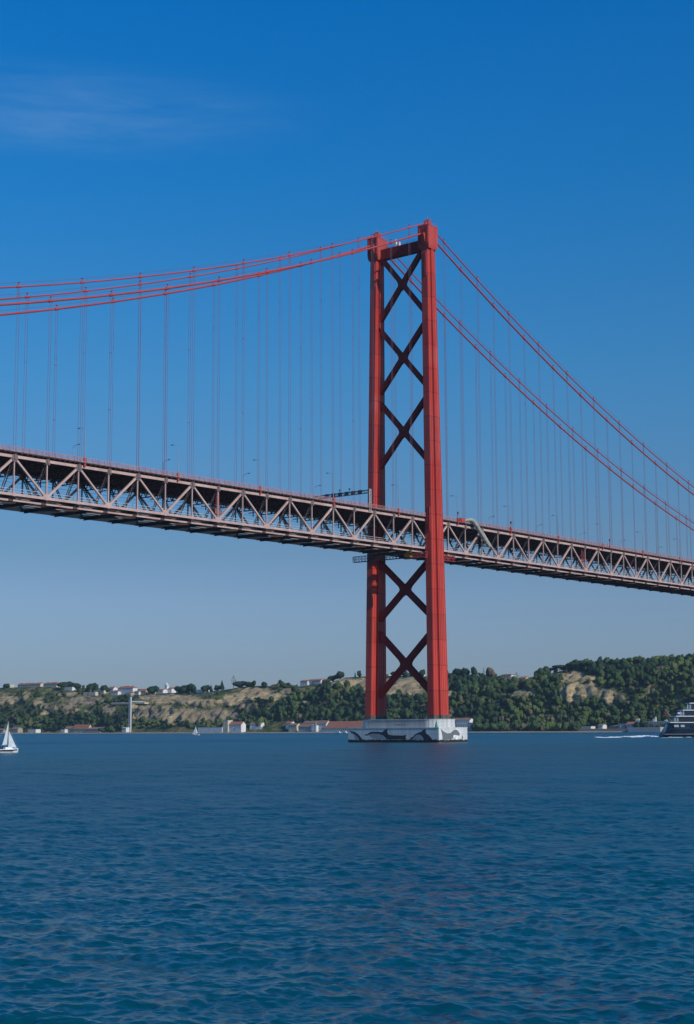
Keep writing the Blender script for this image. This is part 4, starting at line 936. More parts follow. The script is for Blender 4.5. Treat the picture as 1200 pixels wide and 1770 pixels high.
for s in (-1, 1):
    Y = s*9.8
    for k in range(K0*4, K1*4): X = k*P/4; z = zchord(X)-DEP+.15; mb.box(X-.05, X+.05, Y-.05, Y+.05, z, z+1.9)
    for k in range(K0, K1):
        a, b = k*P, (k+1)*P
        for h_ in (2.0, 1.3): mb.beam((a, Y, zchord(a)-DEP+h_), (b, Y, zchord(b)-DEP+h_), .09, .13)
mb.build('walkway_railing', M['grey'], low)
mb = MB()
for k in range(K0, K1):
    a, b = k*P, (k+1)*P
    for y in (-3.9, 3.9):
        mb.beam((a, y, zchord(a)-DEP+6.3), (b, y, zchord(b)-DEP+6.3), .07, .07); mb.beam((a, y, zchord(a)-DEP+7.3), (b, y, zchord(b)-DEP+7.3), .07, .07)
    if k % 2: X = a; z = zchord(X); mb.box(X-.12, X+.12, -6.0, 6.0, z-3.2, z-3.0); mb.box(X-.1, X+.1, -4.1, -3.8, z-4.4, z-2.2); mb.box(X-.1, X+.1, 3.8, 4.1, z-4.4, z-2.2)
mb.build('overhead_wires', M['darkgrey'], low)
# ---- cables and hangers
for s in (-1, 1):
    for zf, r in ((zprim, .34), (zsec, .235)):
        xs = [x*3. for x in range(int(K0*P/3)-6, int(K1*P/3)+6)]
        xs = sorted(set(xs+[0.])); mb = MB(); mb.tube([(x, s*HW, zf(x)) for x in xs], r, 10)
        cb = bb(mb, 'main_cable', M['cable'], smooth=True)
        mb = MB()
        for sd_ in (-.32, .32): mb.tube([(x, s*HW+sd_, zf(x)+1.25) for x in xs if abs(x) > 4], .028, 4, False) if False else [mb.tube([(x, s*HW+sd_, zf(x)+1.2) for x in part], .028, 4, False) for part in ([x for x in xs if x < -4], [x for x in xs if x > 4])]
        mb.build('hand_rope', M['rope'], cb)
    for k in range(K0, K1+1):
        if k == 0: continue
        prim = k % 2 == 0; zf = zprim if prim else zsec; X = k*P; zc = zf(X); zd = zchord(X)+1.1
        if zc < zd+1: continue
        mb = MB(); sp = .36 if prim else .42
        for o in (-sp, sp): mb.tube([(X+o, s*HW, zd-.6), (X+o, s*HW, zc-.1)], .052, 5, False)
        if not prim:
            for zz in (zc-2.1, zc-2.9): mb.beam((X-.75, s*HW, zz), (X+.75, s*HW, zz), .08, .09)
            mb.box(X-.03, X+.03, s*HW-.05, s*HW+.05, zc-2.9, zc-.6)
        h = zc-zd
        for f in (.33, .66):
            if h > 40 and k % 5 == 1: zz = zd+h*f; mb.box(X-sp-.12, X+sp+.12, s*HW-.1, s*HW+.1, zz, zz+.16)
        hg = bb(mb, 'hanger', M['rope'])
        sl_ = (zf(X+.5)-zf(X-.5)); r = .46 if prim else .34
        mb = MB(); mb.tube([(X-.75, s*HW, zc-.75*sl_), (X+.75, s*HW, zc+.75*sl_)], r, 10); mb.box(X-.16, X+.16, s*HW-.07, s*HW+.07, zc+.2, zc+1.25); mb.box(X-.1, X+.1, s*HW-.4, s*HW+.4, zc+1.1, zc+1.3); mb.build('cable_band', M['cable'], hg)
# ---- red service platforms hung under the deck round the tower
def gallery(x0, x1, y0, y1, z, mt_, label):
    t = thing('inspection_gallery', label, 'platform', ((x0+x1)/2, (y0+y1)/2, z), 0)
    cx, cy = (x0+x1)/2, (y0+y1)/2; a0, a1, b0, b1 = x0-cx, x1-cx, y0-cy, y1-cy
    q = MB(); q.box(a0, a1, b0, b1, -.12, 0); q.build('walkway', M['darkgrey'], t)
    q = MB(); nx, ny = max(2, int((a1-a0)/1.4)), max(2, int((b1-b0)/1.4))
    for hh in (0, 2.0):
        for y in (b0, b1): q.beam((a0, y, hh-.05 if hh == 0 else hh), (a1, y, hh-.05 if hh == 0 else hh), .12, .14)
        for x in (a0, a1): q.beam((x, b0, hh-.05 if hh == 0 else hh), (x, b1, hh-.05 if hh == 0 else hh), .12, .14)
    for y in (b0, b1):
        for i in range(nx):
            xa, xb = a0+(a1-a0)*i/nx, a0+(a1-a0)*(i+1)/nx; q.beam((xa, y, 0), (xa, y, 2.0), .1, .1); q.beam((xa, y, 0 if i % 2 else 2), (xb, y, 2 if i % 2 else 0), .08, .08)
        q.beam((a0, y, 1), (a1, y, 1), .07, .07)
    for x in (a0, a1):
        for i in range(ny):
            ya, yb = b0+(b1-b0)*i/ny, b0+(b1-b0)*(i+1)/ny; q.beam((x, ya, 0), (x, ya, 2.0), .1, .1); q.beam((x, ya, 0 if i % 2 else 2), (x, yb, 2 if i % 2 else 0), .08, .08)
        q.beam((x, b0, 1), (x, b1, 1), .07, .07)
    q.build('railing', mt_, t)
    q = MB()
    for x in (a0*.8, a1*.8):
        for y in (max(b0, -9.5-cy), min(b1, 9.5-cy)): q.beam((x, y, 0), (x, y, 4.6), .15, .15)
    q.build('suspension_rods', M['darkgrey'], t)
    return t
gallery(-8.4, -6.6, -15.2, -5.5, 66.6, M['redlead'], 'red railed service platform under the deck in front of the near tower leg')
gallery(-8.4, -6.6, -5.3, 17.9, 67.0, M['darkgrey'], 'long dark service platform hung under the deck reaching past the far tower leg')
gallery(5.6, 15.0, -12.6, -11.0, 67.0, M['redlead'], 'red railed service platform under the deck right of the near tower leg')
q = MB(); q.box(-1.1, 1.1, -1.3, 1.3, 0, .9); q.prism([(-1.3, .9), (1.3, .9), (.6, 2.0), (-.9, 2.0)], lambda y, z: (-.8, y, z), lambda y, z: (.8, y, z)); 
t = thing('service_winch', 'yellow winch standing on the platform under the deck between the tower legs', 'winch', (-7.5, -7.4, 67.2)); q.build('body', M['yellow'], t)
q = MB(); q.tube([(-.95, 0, 1.0), (-.95, 0, 2.4), (-.95, -1.4, 2.8)], .12, 6); q.build('arm', M['yellow'], t)

# ============================================================ THINGS ON THE DECK
def lamp_meshes():
    q = MB(); q.tube([(0, 0, 0), (0, 0, 4), (0, 0, 9.4)], [.13, .11, .075], 8); a = q.mesh('pole', M['lamp'])
    q = MB(); q.tube([(0, 0, 9.35), (0, .7, 9.95), (0, 1.6, 10.15), (0, 2.3, 10.2)], .06, 6); b = q.mesh('arm', M['lamp'])
    q = MB(); q.loft([[(-.14, 2.2, 10.1), (.14, 2.2, 10.1), (.14, 2.2, 10.26), (-.14, 2.2, 10.26)], [(-.2, 2.6, 10.08), (.2, 2.6, 10.08), (.17, 2.6, 10.3), (-.17, 2.6, 10.3)], [(-.12, 3.2, 10.14), (.12, 3.2, 10.14), (.1, 3.2, 10.24), (-.1, 3.2, 10.24)]]); c = q.mesh('lamp_head', M['darkgrey'])
    q = MB(); q.box(-.32, .32, -.32, .32, -1.2, 1.5); d = q.mesh('base_box', M['redlead'])
    return a, b, c, d
LM = lamp_meshes()
near_txt = ['street lamp on the near railing, leftmost of the near row', 'street lamp on the near railing, second from the left', 'street lamp on the near railing, third from the left', 'street lamp on the near railing at the left end of the sign gantry', 'street lamp rising between the two tower legs', 'street lamp on the near railing, first right of the tower', 'street lamp on the near railing, second right of the tower', 'street lamp on the near railing, third right of the tower', 'street lamp on the near railing, fourth right of the tower', 'street lamp on the near railing, fifth right of the tower', 'street lamp on the near railing closest to the right edge of the picture']
far_txt = ['street lamp on the far side of the deck, leftmost, arm pointing right', 'street lamp on the far side of the deck, second from the left, arm pointing right', 'street lamp on the far side of the deck, third from the left, arm pointing right', 'street lamp on the far side of the deck just left of the sign gantry', None, 'street lamp on the far side of the deck, first right of the tower', 'street lamp on the far side of the deck, second right of the tower', 'street lamp on the far side of the deck, third right of the tower', 'street lamp on the far side of the deck, fourth right of the tower', 'street lamp on the far side of the deck, fifth right of the tower', 'street lamp on the far side of the deck near the right edge']
for row, (k0, st_, Y, rz, txt) in enumerate(((-14.85, 3.267, -12.55, 0, near_txt), (-13.3, 3.34, 12.5, math.pi, far_txt))):
    for i, lb in enumerate(txt):
        if lb is None: continue
        X = (k0+st_*i)*P; t = thing('street_lamp', lb, 'street lamp', (X, Y, zchord(X)+1.28), rz, 'street lamps along the bridge deck')
        link('pole', LM[0], t); link('arm', LM[1], t); link('lamp_head', LM[2], t)
        if row == 0 or True: link('base_box', LM[3], t)
for kk, lb in ((1.45, 'short red post with dark round signal head, first right of the tower'), (4.72, 'short red post with dark round signal head, second right of the tower'), (11.75, 'short red post with dark round signal head, third and farthest right of the tower')):
    X = kk*P; t = thing('signal_post', lb, 'signal post', (X, -13.1, zchord(X)+.9), 0, 'signal posts on the near railing')
    q = MB(); q.tube([(0, 0, 0), (0, 0, 3.3)], .13, 8); q.box(-.2, .2, -.2, .2, 0, 1.2); q.build('post', M['redlead'], t)
    q = MB(); q.loft([[(.34*math.cos(a*.785)*w_, .34*math.sin(a*.785)*w_, z) for a in range(8)] for z, w_ in ((3.3, .3), (3.45, .9), (3.8, 1.), (4.1, .7), (4.2, .2))]); q.build('signal_head', M['darkgrey'], t)
# overhead sign gantry
X = -3.28*P; zd = zchord(X)+1.28
t = thing('sign_gantry', 'grey overhead sign gantry across the road just left of the tower, panels seen from behind', 'gantry', (X, -12.4, zd))
for y in (-.35, 24.8):
    q = MB()
    for a in (-.42, .42): q.beam((a, y, -1.2), (a, y, 6.4), .3, .3, (1, 0, 0))
    for i in range(7): q.beam((-.42, y, -.6+i), (.42, y, .4+i), .12, .12)
    q.box(-.62, .62, y-.2, y+.2, 6.4, 6.6); q.build('post', M['grey'], t)
q = MB()
for z in (5.3, 6.3):
    for x in (-.4, .4): q.beam((x, -.1, z), (x, 24.6, z), .16, .16)
for i in range(16):
    y0, y1 = -.1+i*1.54, -.1+(i+1)*1.54
    for x in (-.4, .4): q.beam((x, y0, 5.3 if i % 2 else 6.3), (x, y1, 6.3 if i % 2 else 5.3), .08, .08)
q.build('crossbeam', M['darkgrey'], t)
for y in (3.6, 6.6, 9.6, 12.6, 15.6, 18.6):
    q = MB(); q.box(-.75, -.55, y-.9, y+.9, 5.0, 6.5); q.box(-.55, -.4, y-.1, y+.1, 5.3, 6.3); q.build('sign_panel', M['darkgrey'], t)
for y in (8.8, 13.2):
    q = MB(); q.tube([(0, y, 6.35), (0, y, 7.3)], .06, 6); q.box(-.2, .2, y-.25, y+.25, 7.2, 7.7); q.build('camera_mount', M['darkgrey'], t)
# grey under-bridge access boom
t = thing('access_boom', 'grey-green inspection boom bending over the railing and down the truss, right of the tower', 'boom', (24.4, -13.6, zchord(24)+2.2))
zz = zchord(24)+2.2; q = MB(); pts = [(-3.0, 1.5, -.3), (-1.0, .4, .4), (.4, 0, .55), (1.7, -.2, .1), (3.2, -.3, -1.1), (7.4, -.3, -4.6), (12.3, -.3, -8.6)]
q.tube(pts, [.5, .6, .72, .85, .9, .85, .75], 8); q.build('boom', M['olive'], t)
q = MB()
for i in range(3, 6):
    a, b = Vector(pts[i]), Vector(pts[i+1])
    for f in (0, .33, .66):
        c = a.lerp(b, f); d = (b-a).normalized(); q.tube([c-d*.12, c+d*.12], 1.0, 8)
q.build('collar', M['grey'], t)
q = MB(); q.box(-5.6, -2.9, .4, 2.2, -1.0, .7); q.build('carriage', M['redlead'], t)
# hanging hoists
for kx, lb in ((-9.92, 'red inspection hoist with small cabin hanging on the near truss left of the tower'), (9.98, 'red inspection hoist with small cabin hanging on the near truss right of the tower')):
    X = kx*P; z = zchord(X); t = thing('inspection_hoist', lb, 'hoist', (X, -10.9, z-8.0), 0, 'inspection hoists on the near truss')
    q = MB()
    for a in (-.7, .7): q.beam((a, 0, 1.6), (a, 0, 8.0), .22, .22, (1, 0, 0))
    for i in range(7): q.beam((-.7, 0, 1.8+i*.85), (.7, 0, 2.65+i*.85), .1, .1)
    q.build('mast', M['redlead'], t)
    q = MB(); q.box(-1.9, .9, -.9, .9, 0, 1.5); q.build('cabin', M['gusset'], t)
    q = MB(); q.box(-2.0, 1.0, -1.0, 1.0, 1.503, 1.62); q.box(-2.0, 1.0, -1.0, 1.0, -.12, -.003); [q.box(x_, x_+.1, y_, y_+.1, -.003, 1.503) for x_ in (-2.0, .9) for y_ in (-1.0, .9)]; q.build('cabin_frame', M['redlead'], t)

# ============================================================ PIER
pier = thing('bridge_pier', 'white concrete bridge pier in the water with painted dolphins on its sides', 'pier', (0, -.48, 0))
PX, PY0, PY1, PH = 9.09, -20.42, 20.42, 5.33
q = MB(); q.box(-PX, PX, PY0, PY1, -4, PH-.25); q.box(-PX-.12, PX+.12, PY0-.12, PY1+.12, PH-.247, PH); q.build('lower_block', M['pier'], pier)
q = MB()
ring = []
for (cy, a0) in ((PY1-8.6, 0), (PY0+7.4, math.pi)):
    for k in range(13): a = a0+math.pi*k/12; ring.append((7.2*math.cos(a), cy+6.6*math.sin(a)))
q.loft([[(x, y, PH+.003) for x, y in ring], [(x, y, 8.05) for x, y in ring]]); q.loft([[(x*1.02, y*1.006, 8.053) for x, y in ring], [(x*1.02, y*1.006, 8.3) for x, y in ring]])
q.build('upper_drum', M['drum'], pier)
def mural(px, pts, name, mt, thick=.03, lift_=0):
    # silhouettes painted on the pier faces; outline given in metres along the face and up
    q = MB(); th0 = .005+lift_
    if px == 'N': q.prism(pts, lambda u, z: (-PX-th0, u+.48, z), lambda u, z: (-PX-th0-.012, u+.48, z))
    else: q.prism(pts, lambda u, z: (u, PY0-th0, z), lambda u, z: (u, PY0-th0-.012, z))
    return q.build(name, mt, pier)
def fN(x, y): p = onx(x, y, -PX-.02); return (p[1], p[2])
def fW(x, y):
    d = ray(x, y); Yp = PY0-.48-.02; t_ = (Yp-CY)/d[1]; p = CAM+t_*d; return (p[0], p[2])
def z6(x, y): return 590+x/5.2174, 1220+y/5.2174      # coordinates read off a 5.2x enlargement
def poly(face, L): return [(fN if face == 'N' else fW)(*z6(*a)) for a in L]
D1 = [(72, 217), (90, 228), (120, 236), (145, 250), (168, 272), (188, 300), (192, 306), (165, 304), (150, 285), (128, 262), (105, 248), (92, 246), (86, 236)]
D1b = [(105, 250), (128, 264), (150, 288), (162, 305), (130, 305), (122, 285), (118, 268)]
D2 = [(210, 262), (240, 254), (252, 242), (275, 234), (320, 233), (368, 238), (385, 222), (405, 210), (420, 206), (414, 228), (420, 250), (432, 262), (470, 266), (552, 268), (590, 262), (580, 280), (586, 302), (410, 302), (402, 290), (380, 270), (345, 255), (300, 250), (265, 254), (245, 264), (225, 270)]
D2b = [(252, 262), (300, 252), (345, 257), (378, 272), (400, 292), (404, 301), (320, 300), (285, 290), (262, 276)]
D3 = [(618, 300), (632, 285), (652, 276), (665, 258), (690, 243), (722, 234), (742, 214), (762, 206), (760, 232), (768, 250), (790, 265), (808, 285), (824, 308), (745, 308), (735, 285), (722, 268), (700, 258), (680, 262), (662, 278), (650, 296), (634, 303)]
D3b = [(662, 280), (680, 264), (700, 260), (720, 270), (733, 287), (742, 305), (690, 303), (655, 299)]
O1 = [(896, 205), (925, 232), (955, 248), (985, 246), (1005, 228), (1022, 216), (1045, 218), (1062, 238), (1072, 262), (1058, 270), (1040, 262), (1018, 280), (1005, 296), (985, 303), (935, 308), (915, 306), (912, 270), (905, 235)]
O2 = [(1010, 270), (1026, 260), (1034, 268), (1024, 284), (1012, 288)]
O3 = [(1036, 280), (1052, 270), (1060, 282), (1050, 300), (1036, 304), (1030, 292)]
O4 = [(1090, 262), (1098, 280), (1094, 304), (1086, 304), (1086, 284)]
for nm, fc, L, mt_, lf in (('dolphin_painting', 'N', D1, 'dolphin', .004), ('belly_patch', 'N', D1b, 'dolphin_belly', .0), ('dolphin_painting', 'N', D2, 'dolphin', .004), ('belly_patch', 'N', D2b, 'dolphin_belly', .0), ('dolphin_painting', 'N', D3, 'dolphin', .004), ('belly_patch', 'N', D3b, 'dolphin_belly', .0), ('orca_painting', 'W', O1, 'orca', .0), ('eye_patch', 'W', O2, 'whitep', .016), ('chin_patch', 'W', O3, 'whitep', .016), ('fin_painting', 'W', O4, 'orca', 0)):
    mural(fc, poly(fc, L), nm, M[mt_], lift_=lf)
# faint worn lettering strokes on the drum
q = MB(); rs = random.Random(5)
xx = 484
for k in range(13):
    wpx = rs.choice([5, 6, 8, 9])
    if rs.random() < .85:
        a = z6(xx, 160+rs.random()*3); b = z6(xx+wpx, 176+rs.random()*3)
        pa = onx(*a, -7.23); pb = onx(*b, -7.23); q.box(-7.225, -7.21, min(pa[1], pb[1])+.48, max(pa[1], pb[1])+.48, pb[2], pb[2]+.10) if k % 3 else q.box(-7.225, -7.21, pa[1]+.36, pa[1]+.5, pb[2], pa[2])
        if k % 2: q.box(-7.226, -7.211, pb[1]+.42, pb[1]+.55, pb[2], pa[2])
    xx += wpx+1.5
q.build('worn_lettering', M['graffito'], pier)
q = MB(); q.loft([[(r_*math.cos(k*math.pi/4), r_*math.sin(k*math.pi/4), z) for k in range(8)] for z, r_ in ((0, .5), (.15, .62), (1.4, .34), (1.9, .22), (2.3, .06))])
mk = thing('marker_beacon', 'small green conical marker light on the pier ledge at the near corner', 'beacon', (-7.9, -19.1, PH)); q.build('cone', M['green'], mk)
q = MB(); q.tube([(0, 0, 2.3), (0, 0, 2.6)], .1, 6); q.build('lantern', M['darkgrey'], mk)

# ============================================================ BOATS
M['hullwhite'] = mat('white_gelcoat', (.78, .78, .77), .25, scale=1, spec=.5)
M['sail'] = mat('sail_cloth', (.42, .47, .50), .8, scale=.9, col2=(.62, .66, .69), bump=.2, bscale=1.2)
M['hullblack'] = mat('black_stripe', (.012, .012, .015), .3, scale=1)
M['shipblue'] = mat('dark_blue_hull', (.014, .030, .055), .22, scale=.05, spec=.5)
M['shipwhite'] = mat('ship_pale_paint', (.52, .56, .60), .4, scale=.3)
M['shipglass'] = mat('ship_dark_glass', (.008, .01, .015), .08, scale=1, spec=.6)
M['flag'] = mat('dark_red_flag', (.07, .018, .022), .8, scale=2)
M['skin'] = mat('skin', (.42, .24, .17), .7, scale=3)
M['cloth'] = mat('navy_jacket', (.02, .025, .05), .85, scale=3)
def sailboat(px, py, L, H, rz, label, detailed):
    d = ray(px, py); t_ = -CZ/d[2]; p = CAM+t_*d
    t = thing('sailboat', label, 'sailboat', (p[0], p[1], -.02), rz)
    def ring(x, w_, zk, zd): return [(x, -w_, zd), (x, -w_*.92, zd*.4), (x, -w_*.5, zk*.7), (x, 0, zk), (x, w_*.5, zk*.7), (x, w_*.92, zd*.4), (x, w_, zd)]
    b = L*.17; fb_ = L*.14
    sec = [(-.5, .72, -.1, 1.), (-.3, .95, -.25, .95), (0, 1., -.35, .95), (.25, .8, -.3, 1.02), (.42, .38, -.15, 1.12), (.5, .03, .0, 1.2)]
    q = MB(); q.loft([ring(x*L, w_*b, zk, zd*fb_) for x, w_, zk, zd in sec]); hull = q.build('hull', M['hullwhite'], t, True)
    q = MB()   # dark sheer stripe
    q.loft([[(x*L, -w_*b*1.012, zd*fb_*.86), (x*L, w_*b*1.012, zd*fb_*.86), (x*L, w_*b*1.012, zd*fb_*.55), (x*L, -w_*b*1.012, zd*fb_*.55)] for x, w_, zk, zd in sec[:-1]]); q.build('stripe', M['hullblack'], hull)
    q = MB(); q.loft([[(-.08*L, -b*.55, fb_*.96), (-.08*L, b*.55, fb_*.96), (.28*L, b*.35, fb_), (.28*L, -b*.35, fb_)], [(-.06*L, -b*.5, fb_*1.45), (-.06*L, b*.5, fb_*1.45), (.2*L, b*.3, fb_*1.4), (.2*L, -b*.3, fb_*1.4)]]); q.build('cabin', M['hullwhite'], t)
    mx = .08*L
    q = MB(); q.tube([(mx, 0, fb_), (mx, 0, H)], [.07, .045], 8); mast = q.build('mast', M['grey'], t)
    q = MB(); q.tube([(mx, 0, fb_*2), (mx-.34*L, -.14*L, fb_*1.95)], .05, 6); q.build('boom', M['grey'], t)
    def sail(name, A, B_, C_, belly, n=10):
        A, B_, C_ = Vector(A), Vector(B_), Vector(C_); q = MB(); nr_ = (B_-A).cross(C_-A).normalized(); vs = []; fs = []
        for i in range(n+1):
            u = i/n; l = A.lerp(C_, u); r_ = B_.lerp(C_, u)
            for j in range(n+1):
                v = j/n; pp = l.lerp(r_, v)+nr_*(belly*math.sin(math.pi*v)*math.sin(math.pi*(u*.8+.12))*(1-u*.6)+.03*math.sin(v*9+u*7)*(1-u)); vs.append(pp)
        m1 = len(vs); vs += [v_+nr_*.02 for v_ in vs]
        for i in range(n):
            for j in range(n):
                a = i*(n+1)+j; fs.append((a, a+1, a+n+2, a+n+1)); fs.append((m1+a+n+1, m1+a+n+2, m1+a+1, m1+a))
        q.add(vs, fs); return q.build(name, M['sail'], t, True)
    sail('mainsail', (mx-.03*L, 0, fb_*2.1), (mx-.31*L, -.13*L, fb_*2.0), (mx-.01, 0, H*.97), .05*L)
    sail('jib', (mx-.04*L, -.08*L, fb_*1.5), (.43*L, 0, fb_*1.3), (mx+.03*L, 0, H*.70), -.05*L)
    q = MB(); q.tube([(mx, 0, H*.88), (.49*L, 0, fb_*1.2)], .015, 4, False); q.tube([(mx, 0, H), (-.5*L, 0, fb_)], .015, 4, False); q.build('stays', M['grey'], t)
    if detailed:
        # sponsor lettering reduced to its dark strokes along the topsides
        q = MB()
        rs2 = random.Random(2); x = -.36*L
        while x < .2*L:
            w_ = .09+.05*rs2.random()
            for s in (-1, 1):
                y = s*b*(.98); q.box(x, x+w_*.35, y-.012 if s < 0 else y-.0, y if s < 0 else y+.012, fb_*.36, fb_*.56)
                q.box(x, x+w_, y-.012 if s < 0 else y, y if s < 0 else y+.012, fb_*(.36 if rs2.random() < .5 else .5), fb_*(.41 if rs2.random() < .5 else .56))
            x += w_+.06
        q.build('hull_lettering', M['hullblack'], hull)
    return t, p
def person(p, rz, label):
    t = thing('person', label, 'person', p, rz)
    me = bpy.data.meshes.new('body')
    #            pelvis      spine       chest       neck        head        top         L hip..knee..foot ...
    J = [(0, 0, .12), (.02, 0, .36), (.04, 0, .58), (.06, 0, .70), (.09, 0, .80), (.10, 0, .92),
         (.02, .10, .10), (.42, .14, .14), (.46, .14, -.28), (.60, .15, -.33), (.02, -.10, .10), (.42, -.13, .16), (.45, -.13, -.27), (.59, -.14, -.32),
         (.05, .19, .57), (.16, .25, .33), (.38, .2, .28), (.47, .18, .27), (.05, -.19, .57), (.14, -.26, .33), (.36, -.22, .26), (.45, -.2, .25)]
    Rr = [.15, .135, .15, .06, .095, .08, .11, .075, .055, .045, .11, .075, .055, .045, .07, .05, .038, .035, .07, .05, .038, .035]
    E_ = [(0, 1), (1, 2), (2, 3), (3, 4), (4, 5), (0, 6), (6, 7), (7, 8), (8, 9), (0, 10), (10, 11), (11, 12), (12, 13), (2, 14), (14, 15), (15, 16), (16, 17), (2, 18), (18, 19), (19, 20), (20, 21)]
    me.from_pydata(J, E_, []); me.materials.append(M['cloth'])
    o = link('body', me, t); md = o.modifiers.new('skin', 'SKIN'); o.modifiers.new('sub', 'SUBSURF').render_levels = 1
    sv = me.skin_vertices[0].data
    for i, r_ in enumerate(Rr): sv[i].radius = (r_, r_)
    sv[0].use_root = True
    q = MB(); q.loft([[(.10+r_*math.cos(k*.785), r_*.85*math.sin(k*.785), z) for k in range(8)] for z, r_ in ((.74, .07), (.80, .105), (.87, .115), (.93, .09), (.97, .03))]); q.box(.205, .235, -.015, .015, .82, .87); q.build('head', M['skin'], o, True)
    q = MB(); q.loft([[(.085+r_*math.cos(k*.785), r_*.9*math.sin(k*.785), z) for k in range(8)] for z, r_ in ((.86, .125), (.92, .12), (.97, .09), (1.0, .03))]); q.build('hair', M['hullblack'], o, True)
    return t
fb, pb = sailboat(10, 1301.6, 6.3, 6.8, TH-R(90)+R(45), 'small white racing sailboat with black stripe, leaning grey-white sails, near the left edge', True)
cz_, sz_ = math.cos(fb.rotation_euler.z), math.sin(fb.rotation_euler.z)
def onboat(x, y, z): return (pb[0]+x*cz_-y*sz_, pb[1]+x*sz_+y*cz_, z)
person(onboat(-1.75, -.35, .80), fb.rotation_euler.z+R(200), 'person in dark jacket sitting at the stern of the near sailboat, outermost')
person(onboat(-1.05, -.45, .82), fb.rotation_euler.z+R(160), 'person in dark jacket sitting nearer the sails of the near sailboat')
sailboat(338.4, 1271.0, 7.2, 8.6, TH-R(90)+R(165), 'tiny white sailboat with two full sails far off before the white warehouse', False)

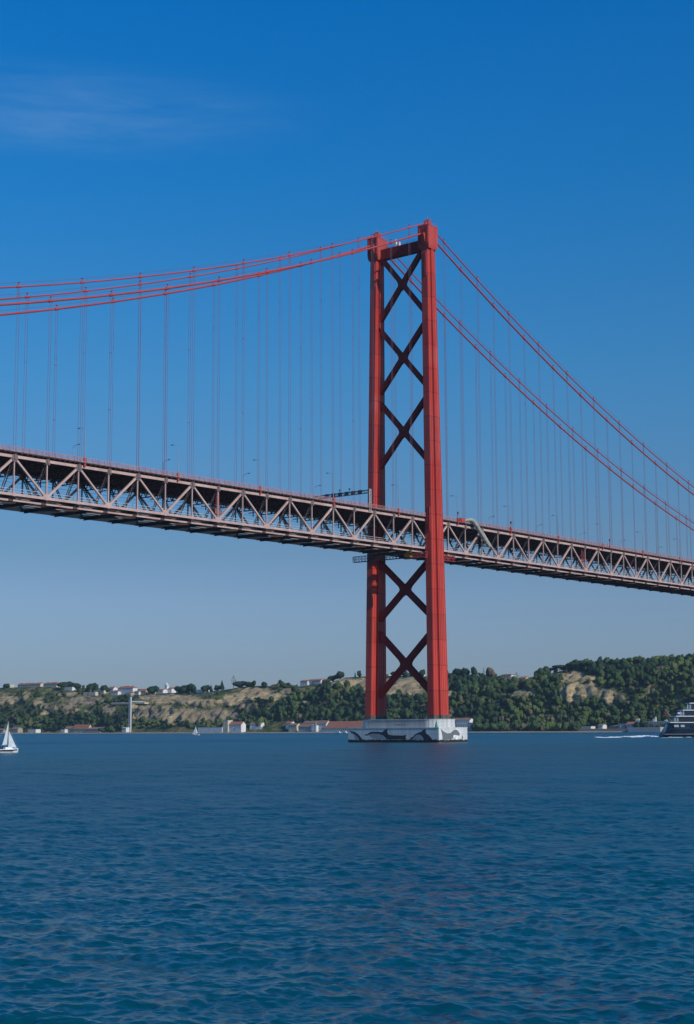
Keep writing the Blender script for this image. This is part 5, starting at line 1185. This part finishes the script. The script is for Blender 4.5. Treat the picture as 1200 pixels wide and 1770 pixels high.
# motor yacht
def yacht():
    D = 800.; p = ond(1142, 1274, D); rt = TH-R(90); mpp = D/FPX
    t = thing('motor_yacht', 'large dark blue hulled motor yacht with pale decks, only its stern in the picture', 'yacht', (p[0], p[1], 0), rt)
    # local x runs towards the bow (picture right), y away from the viewer
    L = 86; 
    def sec(x, w_, z1, rake=0): return [(x+rake, -w_, z1), (x+rake*.5, -w_*.98, z1*.55), (x, -w_*.85, 0.2), (x, -w_*.5, -1.5), (x, w_*.5, -1.5), (x, w_*.85, .2), (x+rake*.5, w_*.98, z1*.55), (x+rake, w_, z1)]
    q = MB(); q.loft([sec(0, 6.0, 7.0, 4.4), sec(6, 6.8, 7.0, 1.2), sec(20, 7.2, 7.0), sec(50, 7.2, 7.4), sec(68, 5.6, 8.4), sec(80, 2.6, 9.4, 2), sec(86, .15, 10.2, 6)]); hull = q.build('hull', M['shipblue'], t, True)
    q = MB()
    q.loft([[(x+r_*z/7, -w_*1.012, z) for z in (1.5, 1.62)]+[(x+r_*z/7, w_*1.012, z) for z in (1.62, 1.5)] for x, w_, r_ in ((-.1, 5.6, 4.4), (8, 6.5, 1), (22, 6.95, 0), (50, 6.95, 0), (68, 5.2, 0))]); q.build('waterline_stripe', M['shipwhite'], hull)
    for k in range(4):
        q = MB(); x = 4.2+k*1.15; q.box(x, x+.55, -6.86, -6.3, 3.4, 4.1); q.build('porthole', M['shipglass'], hull)
    for k in range(5):
        q = MB(); x = 14.5+k*2.6; q.box(x, x+1.5, -7.28, -6.9, 4.9, 6.2); q.build('hull_window', M['shipglass'], hull)
    for x0, x1 in ((5.8, 8.2), (9.2, 11.2)):
        q = MB(); q.box(x0, x1, -7.08, -6.5, 5.2, 6.3); q.build('mooring_recess', M['grey'], hull)
    for i, (x0, x1, z, w_, hgl) in enumerate(((4.2, 74, 7.0, 7.1, 2.4), (7.3, 66, 10.2, 6.9, 2.5), (11.0, 58, 13.3, 6.5, 2.7), (15.0, 44, 16.9, 5.2, 0))):
        q = MB(); q.loft([[(x0, -w_*.8, z+.003), (x1, -w_*.5, z+.003), (x1+3, 0, z+.003), (x1, w_*.5, z+.003), (x0, w_*.8, z+.003)], [(x0-.5, -w_*1.02, z+.35), (x1, -w_*.62, z+.35), (x1+4, 0, z+.35), (x1, w_*.62, z+.35), (x0-.5, w_*1.02, z+.35)], [(x0-.3, -w_*1.0, z+.75), (x1, -w_*.6, z+.75), (x1+3.6, 0, z+.75), (x1, w_*.6, z+.75), (x0-.3, w_*1.0, z+.75)]])
        dk = q.build('deck', M['shipwhite'], t)
        if hgl:
            q = MB(); q.loft([[(x0+4.0, -w_*.86, z+.753), (x1-2, -w_*.5, z+.753), (x1+1, 0, z+.753), (x1-2, w_*.5, z+.753), (x0+4.0, w_*.86, z+.753)], [(x0+4.6, -w_*.84, z+.74+hgl), (x1-4, -w_*.46, z+.74+hgl), (x1-2, 0, z+.74+hgl), (x1-4, w_*.46, z+.74+hgl), (x0+4.6, w_*.84, z+.74+hgl)]]); q.build('glazing', M['shipglass'], dk)
            q = MB()
            for k in range(9): q.tube([(x0+.2+k*.5, -w_*.97, z+.75), (x0+.2+k*.5, -w_*.97, z+1.7)], .03, 4, False)
            q.beam((x0, -w_*.97, z+1.7), (x0+4.4, -w_*.97, z+1.7), .06, .06); q.build('railing', M['grey'], dk)
            for x in (x0+2.2, x0+3.6):
                q = MB(); q.box(x, x+.25, -w_*.9, -w_*.86, z+.753, z+.75+hgl); q.build('pillar', M['shipwhite'], dk)
    q = MB(); q.box(20, 30, -2.6, 2.6, 17.66, 20.6); q.tube([(25, 0, 20.6), (25.5, 0, 27)], [.5, .2], 8); q.box(24, 27, -1.6, 1.6, 23.3, 23.5); q.build('mast', M['shipwhite'], t)
    q = MB(); q.tube([(5.6, -.5, 10.6), (2.6, -.5, 14.6)], .09, 6); fp = q.build('flagpole', M['grey'], t)
    q = MB(); q.add([(3.0, -.5, 14.0), (4.7, -.5, 11.7), (4.1, -.9, 10.6), (2.5, -1.0, 11.2), (2.0, -.8, 12.6), (3.0, -.46, 14.0), (4.7, -.46, 11.7), (4.1, -.86, 10.6), (2.5, -.96, 11.2), (2.0, -.76, 12.6)], [(0, 1, 2, 3, 4), (9, 8, 7, 6, 5), (0, 5, 6, 1), (1, 6, 7, 2), (2, 7, 8, 3), (3, 8, 9, 4), (4, 9, 5, 0)]); q.build('flag', M['flag'], fp)
    q = MB(); q.loft([[(9+1.1*math.cos(k*.785), -5.4+.5*math.sin(k*.785), 11.9+z) for k in range(8)] for z in (0, .5, .9)]); q.build('life_raft', M['whitep'], t)
    return t, p
yt, yp = yacht()
# foam: low broken crests of white water behind the yacht, and thin lines farther off
M['foam'] = mat('foam', (.72, .76, .8), .8, scale=1.5, bump=.4, bscale=3)
def foam(segs):
    g_ = np.random.default_rng(9); q = MB()
    for (x0, x1, y, hgt, dn) in segs:
        n = int((x1-x0)*dn)
        for k in range(n):
            x = x0+(x1-x0)*g_.random(); yy = y+g_.normal()*.35; d = ray(x, yy); t_ = -CZ/d[2]; c = CAM+t_*d
            L = (.8+2.2*g_.random()); wd = .4+.9*g_.random(); h_ = hgt*(.4+.8*g_.random()); ca, sa = _rt[0], _rt[1]
            pts = []
            for ring_, zz in ((1., -.25), (.8, .35*h_), (.35, h_)):
                pts.append([(c[0]+ca*L*ring_*math.cos(a)-sa*wd*ring_*math.sin(a), c[1]+sa*L*ring_*math.cos(a)+ca*wd*ring_*math.sin(a), zz) for a in [i*math.pi/3+.2*g_.random() for i in range(6)]])
            q.loft(pts)
    o = q.build('wake_foam', M['foam']); tag(o, 'white churned foam of the wake trailing left behind the yacht', 'foam', kind='stuff')
foam([(1078, 1134, 1273.5, .38, 1.0), (1100, 1130, 1273.2, .55, .7), (1032, 1072, 1274.6, .22, .55), (1145, 1200, 1274.2, .2, .4)])

# ============================================================ HAZE
q = MB(); q.box(-4400, 4400, -4400, 4400, -5, 260)
hz = bpy.data.materials.new('haze'); hz.use_nodes = True; t = hz.node_tree; t.nodes.clear()
pv = N(t, 'ShaderNodeVolumePrincipled'); pv.inputs['Density'].default_value = HAZE; pv.inputs['Color'].default_value = (.80, .88, 1, 1); pv.inputs['Anisotropy'].default_value = .3
ou = N(t, 'ShaderNodeOutputMaterial'); t.links.new(pv.outputs[0], ou.inputs['Volume'])
ho = tag(q.build('haze', hz), None, None, kind='stuff')
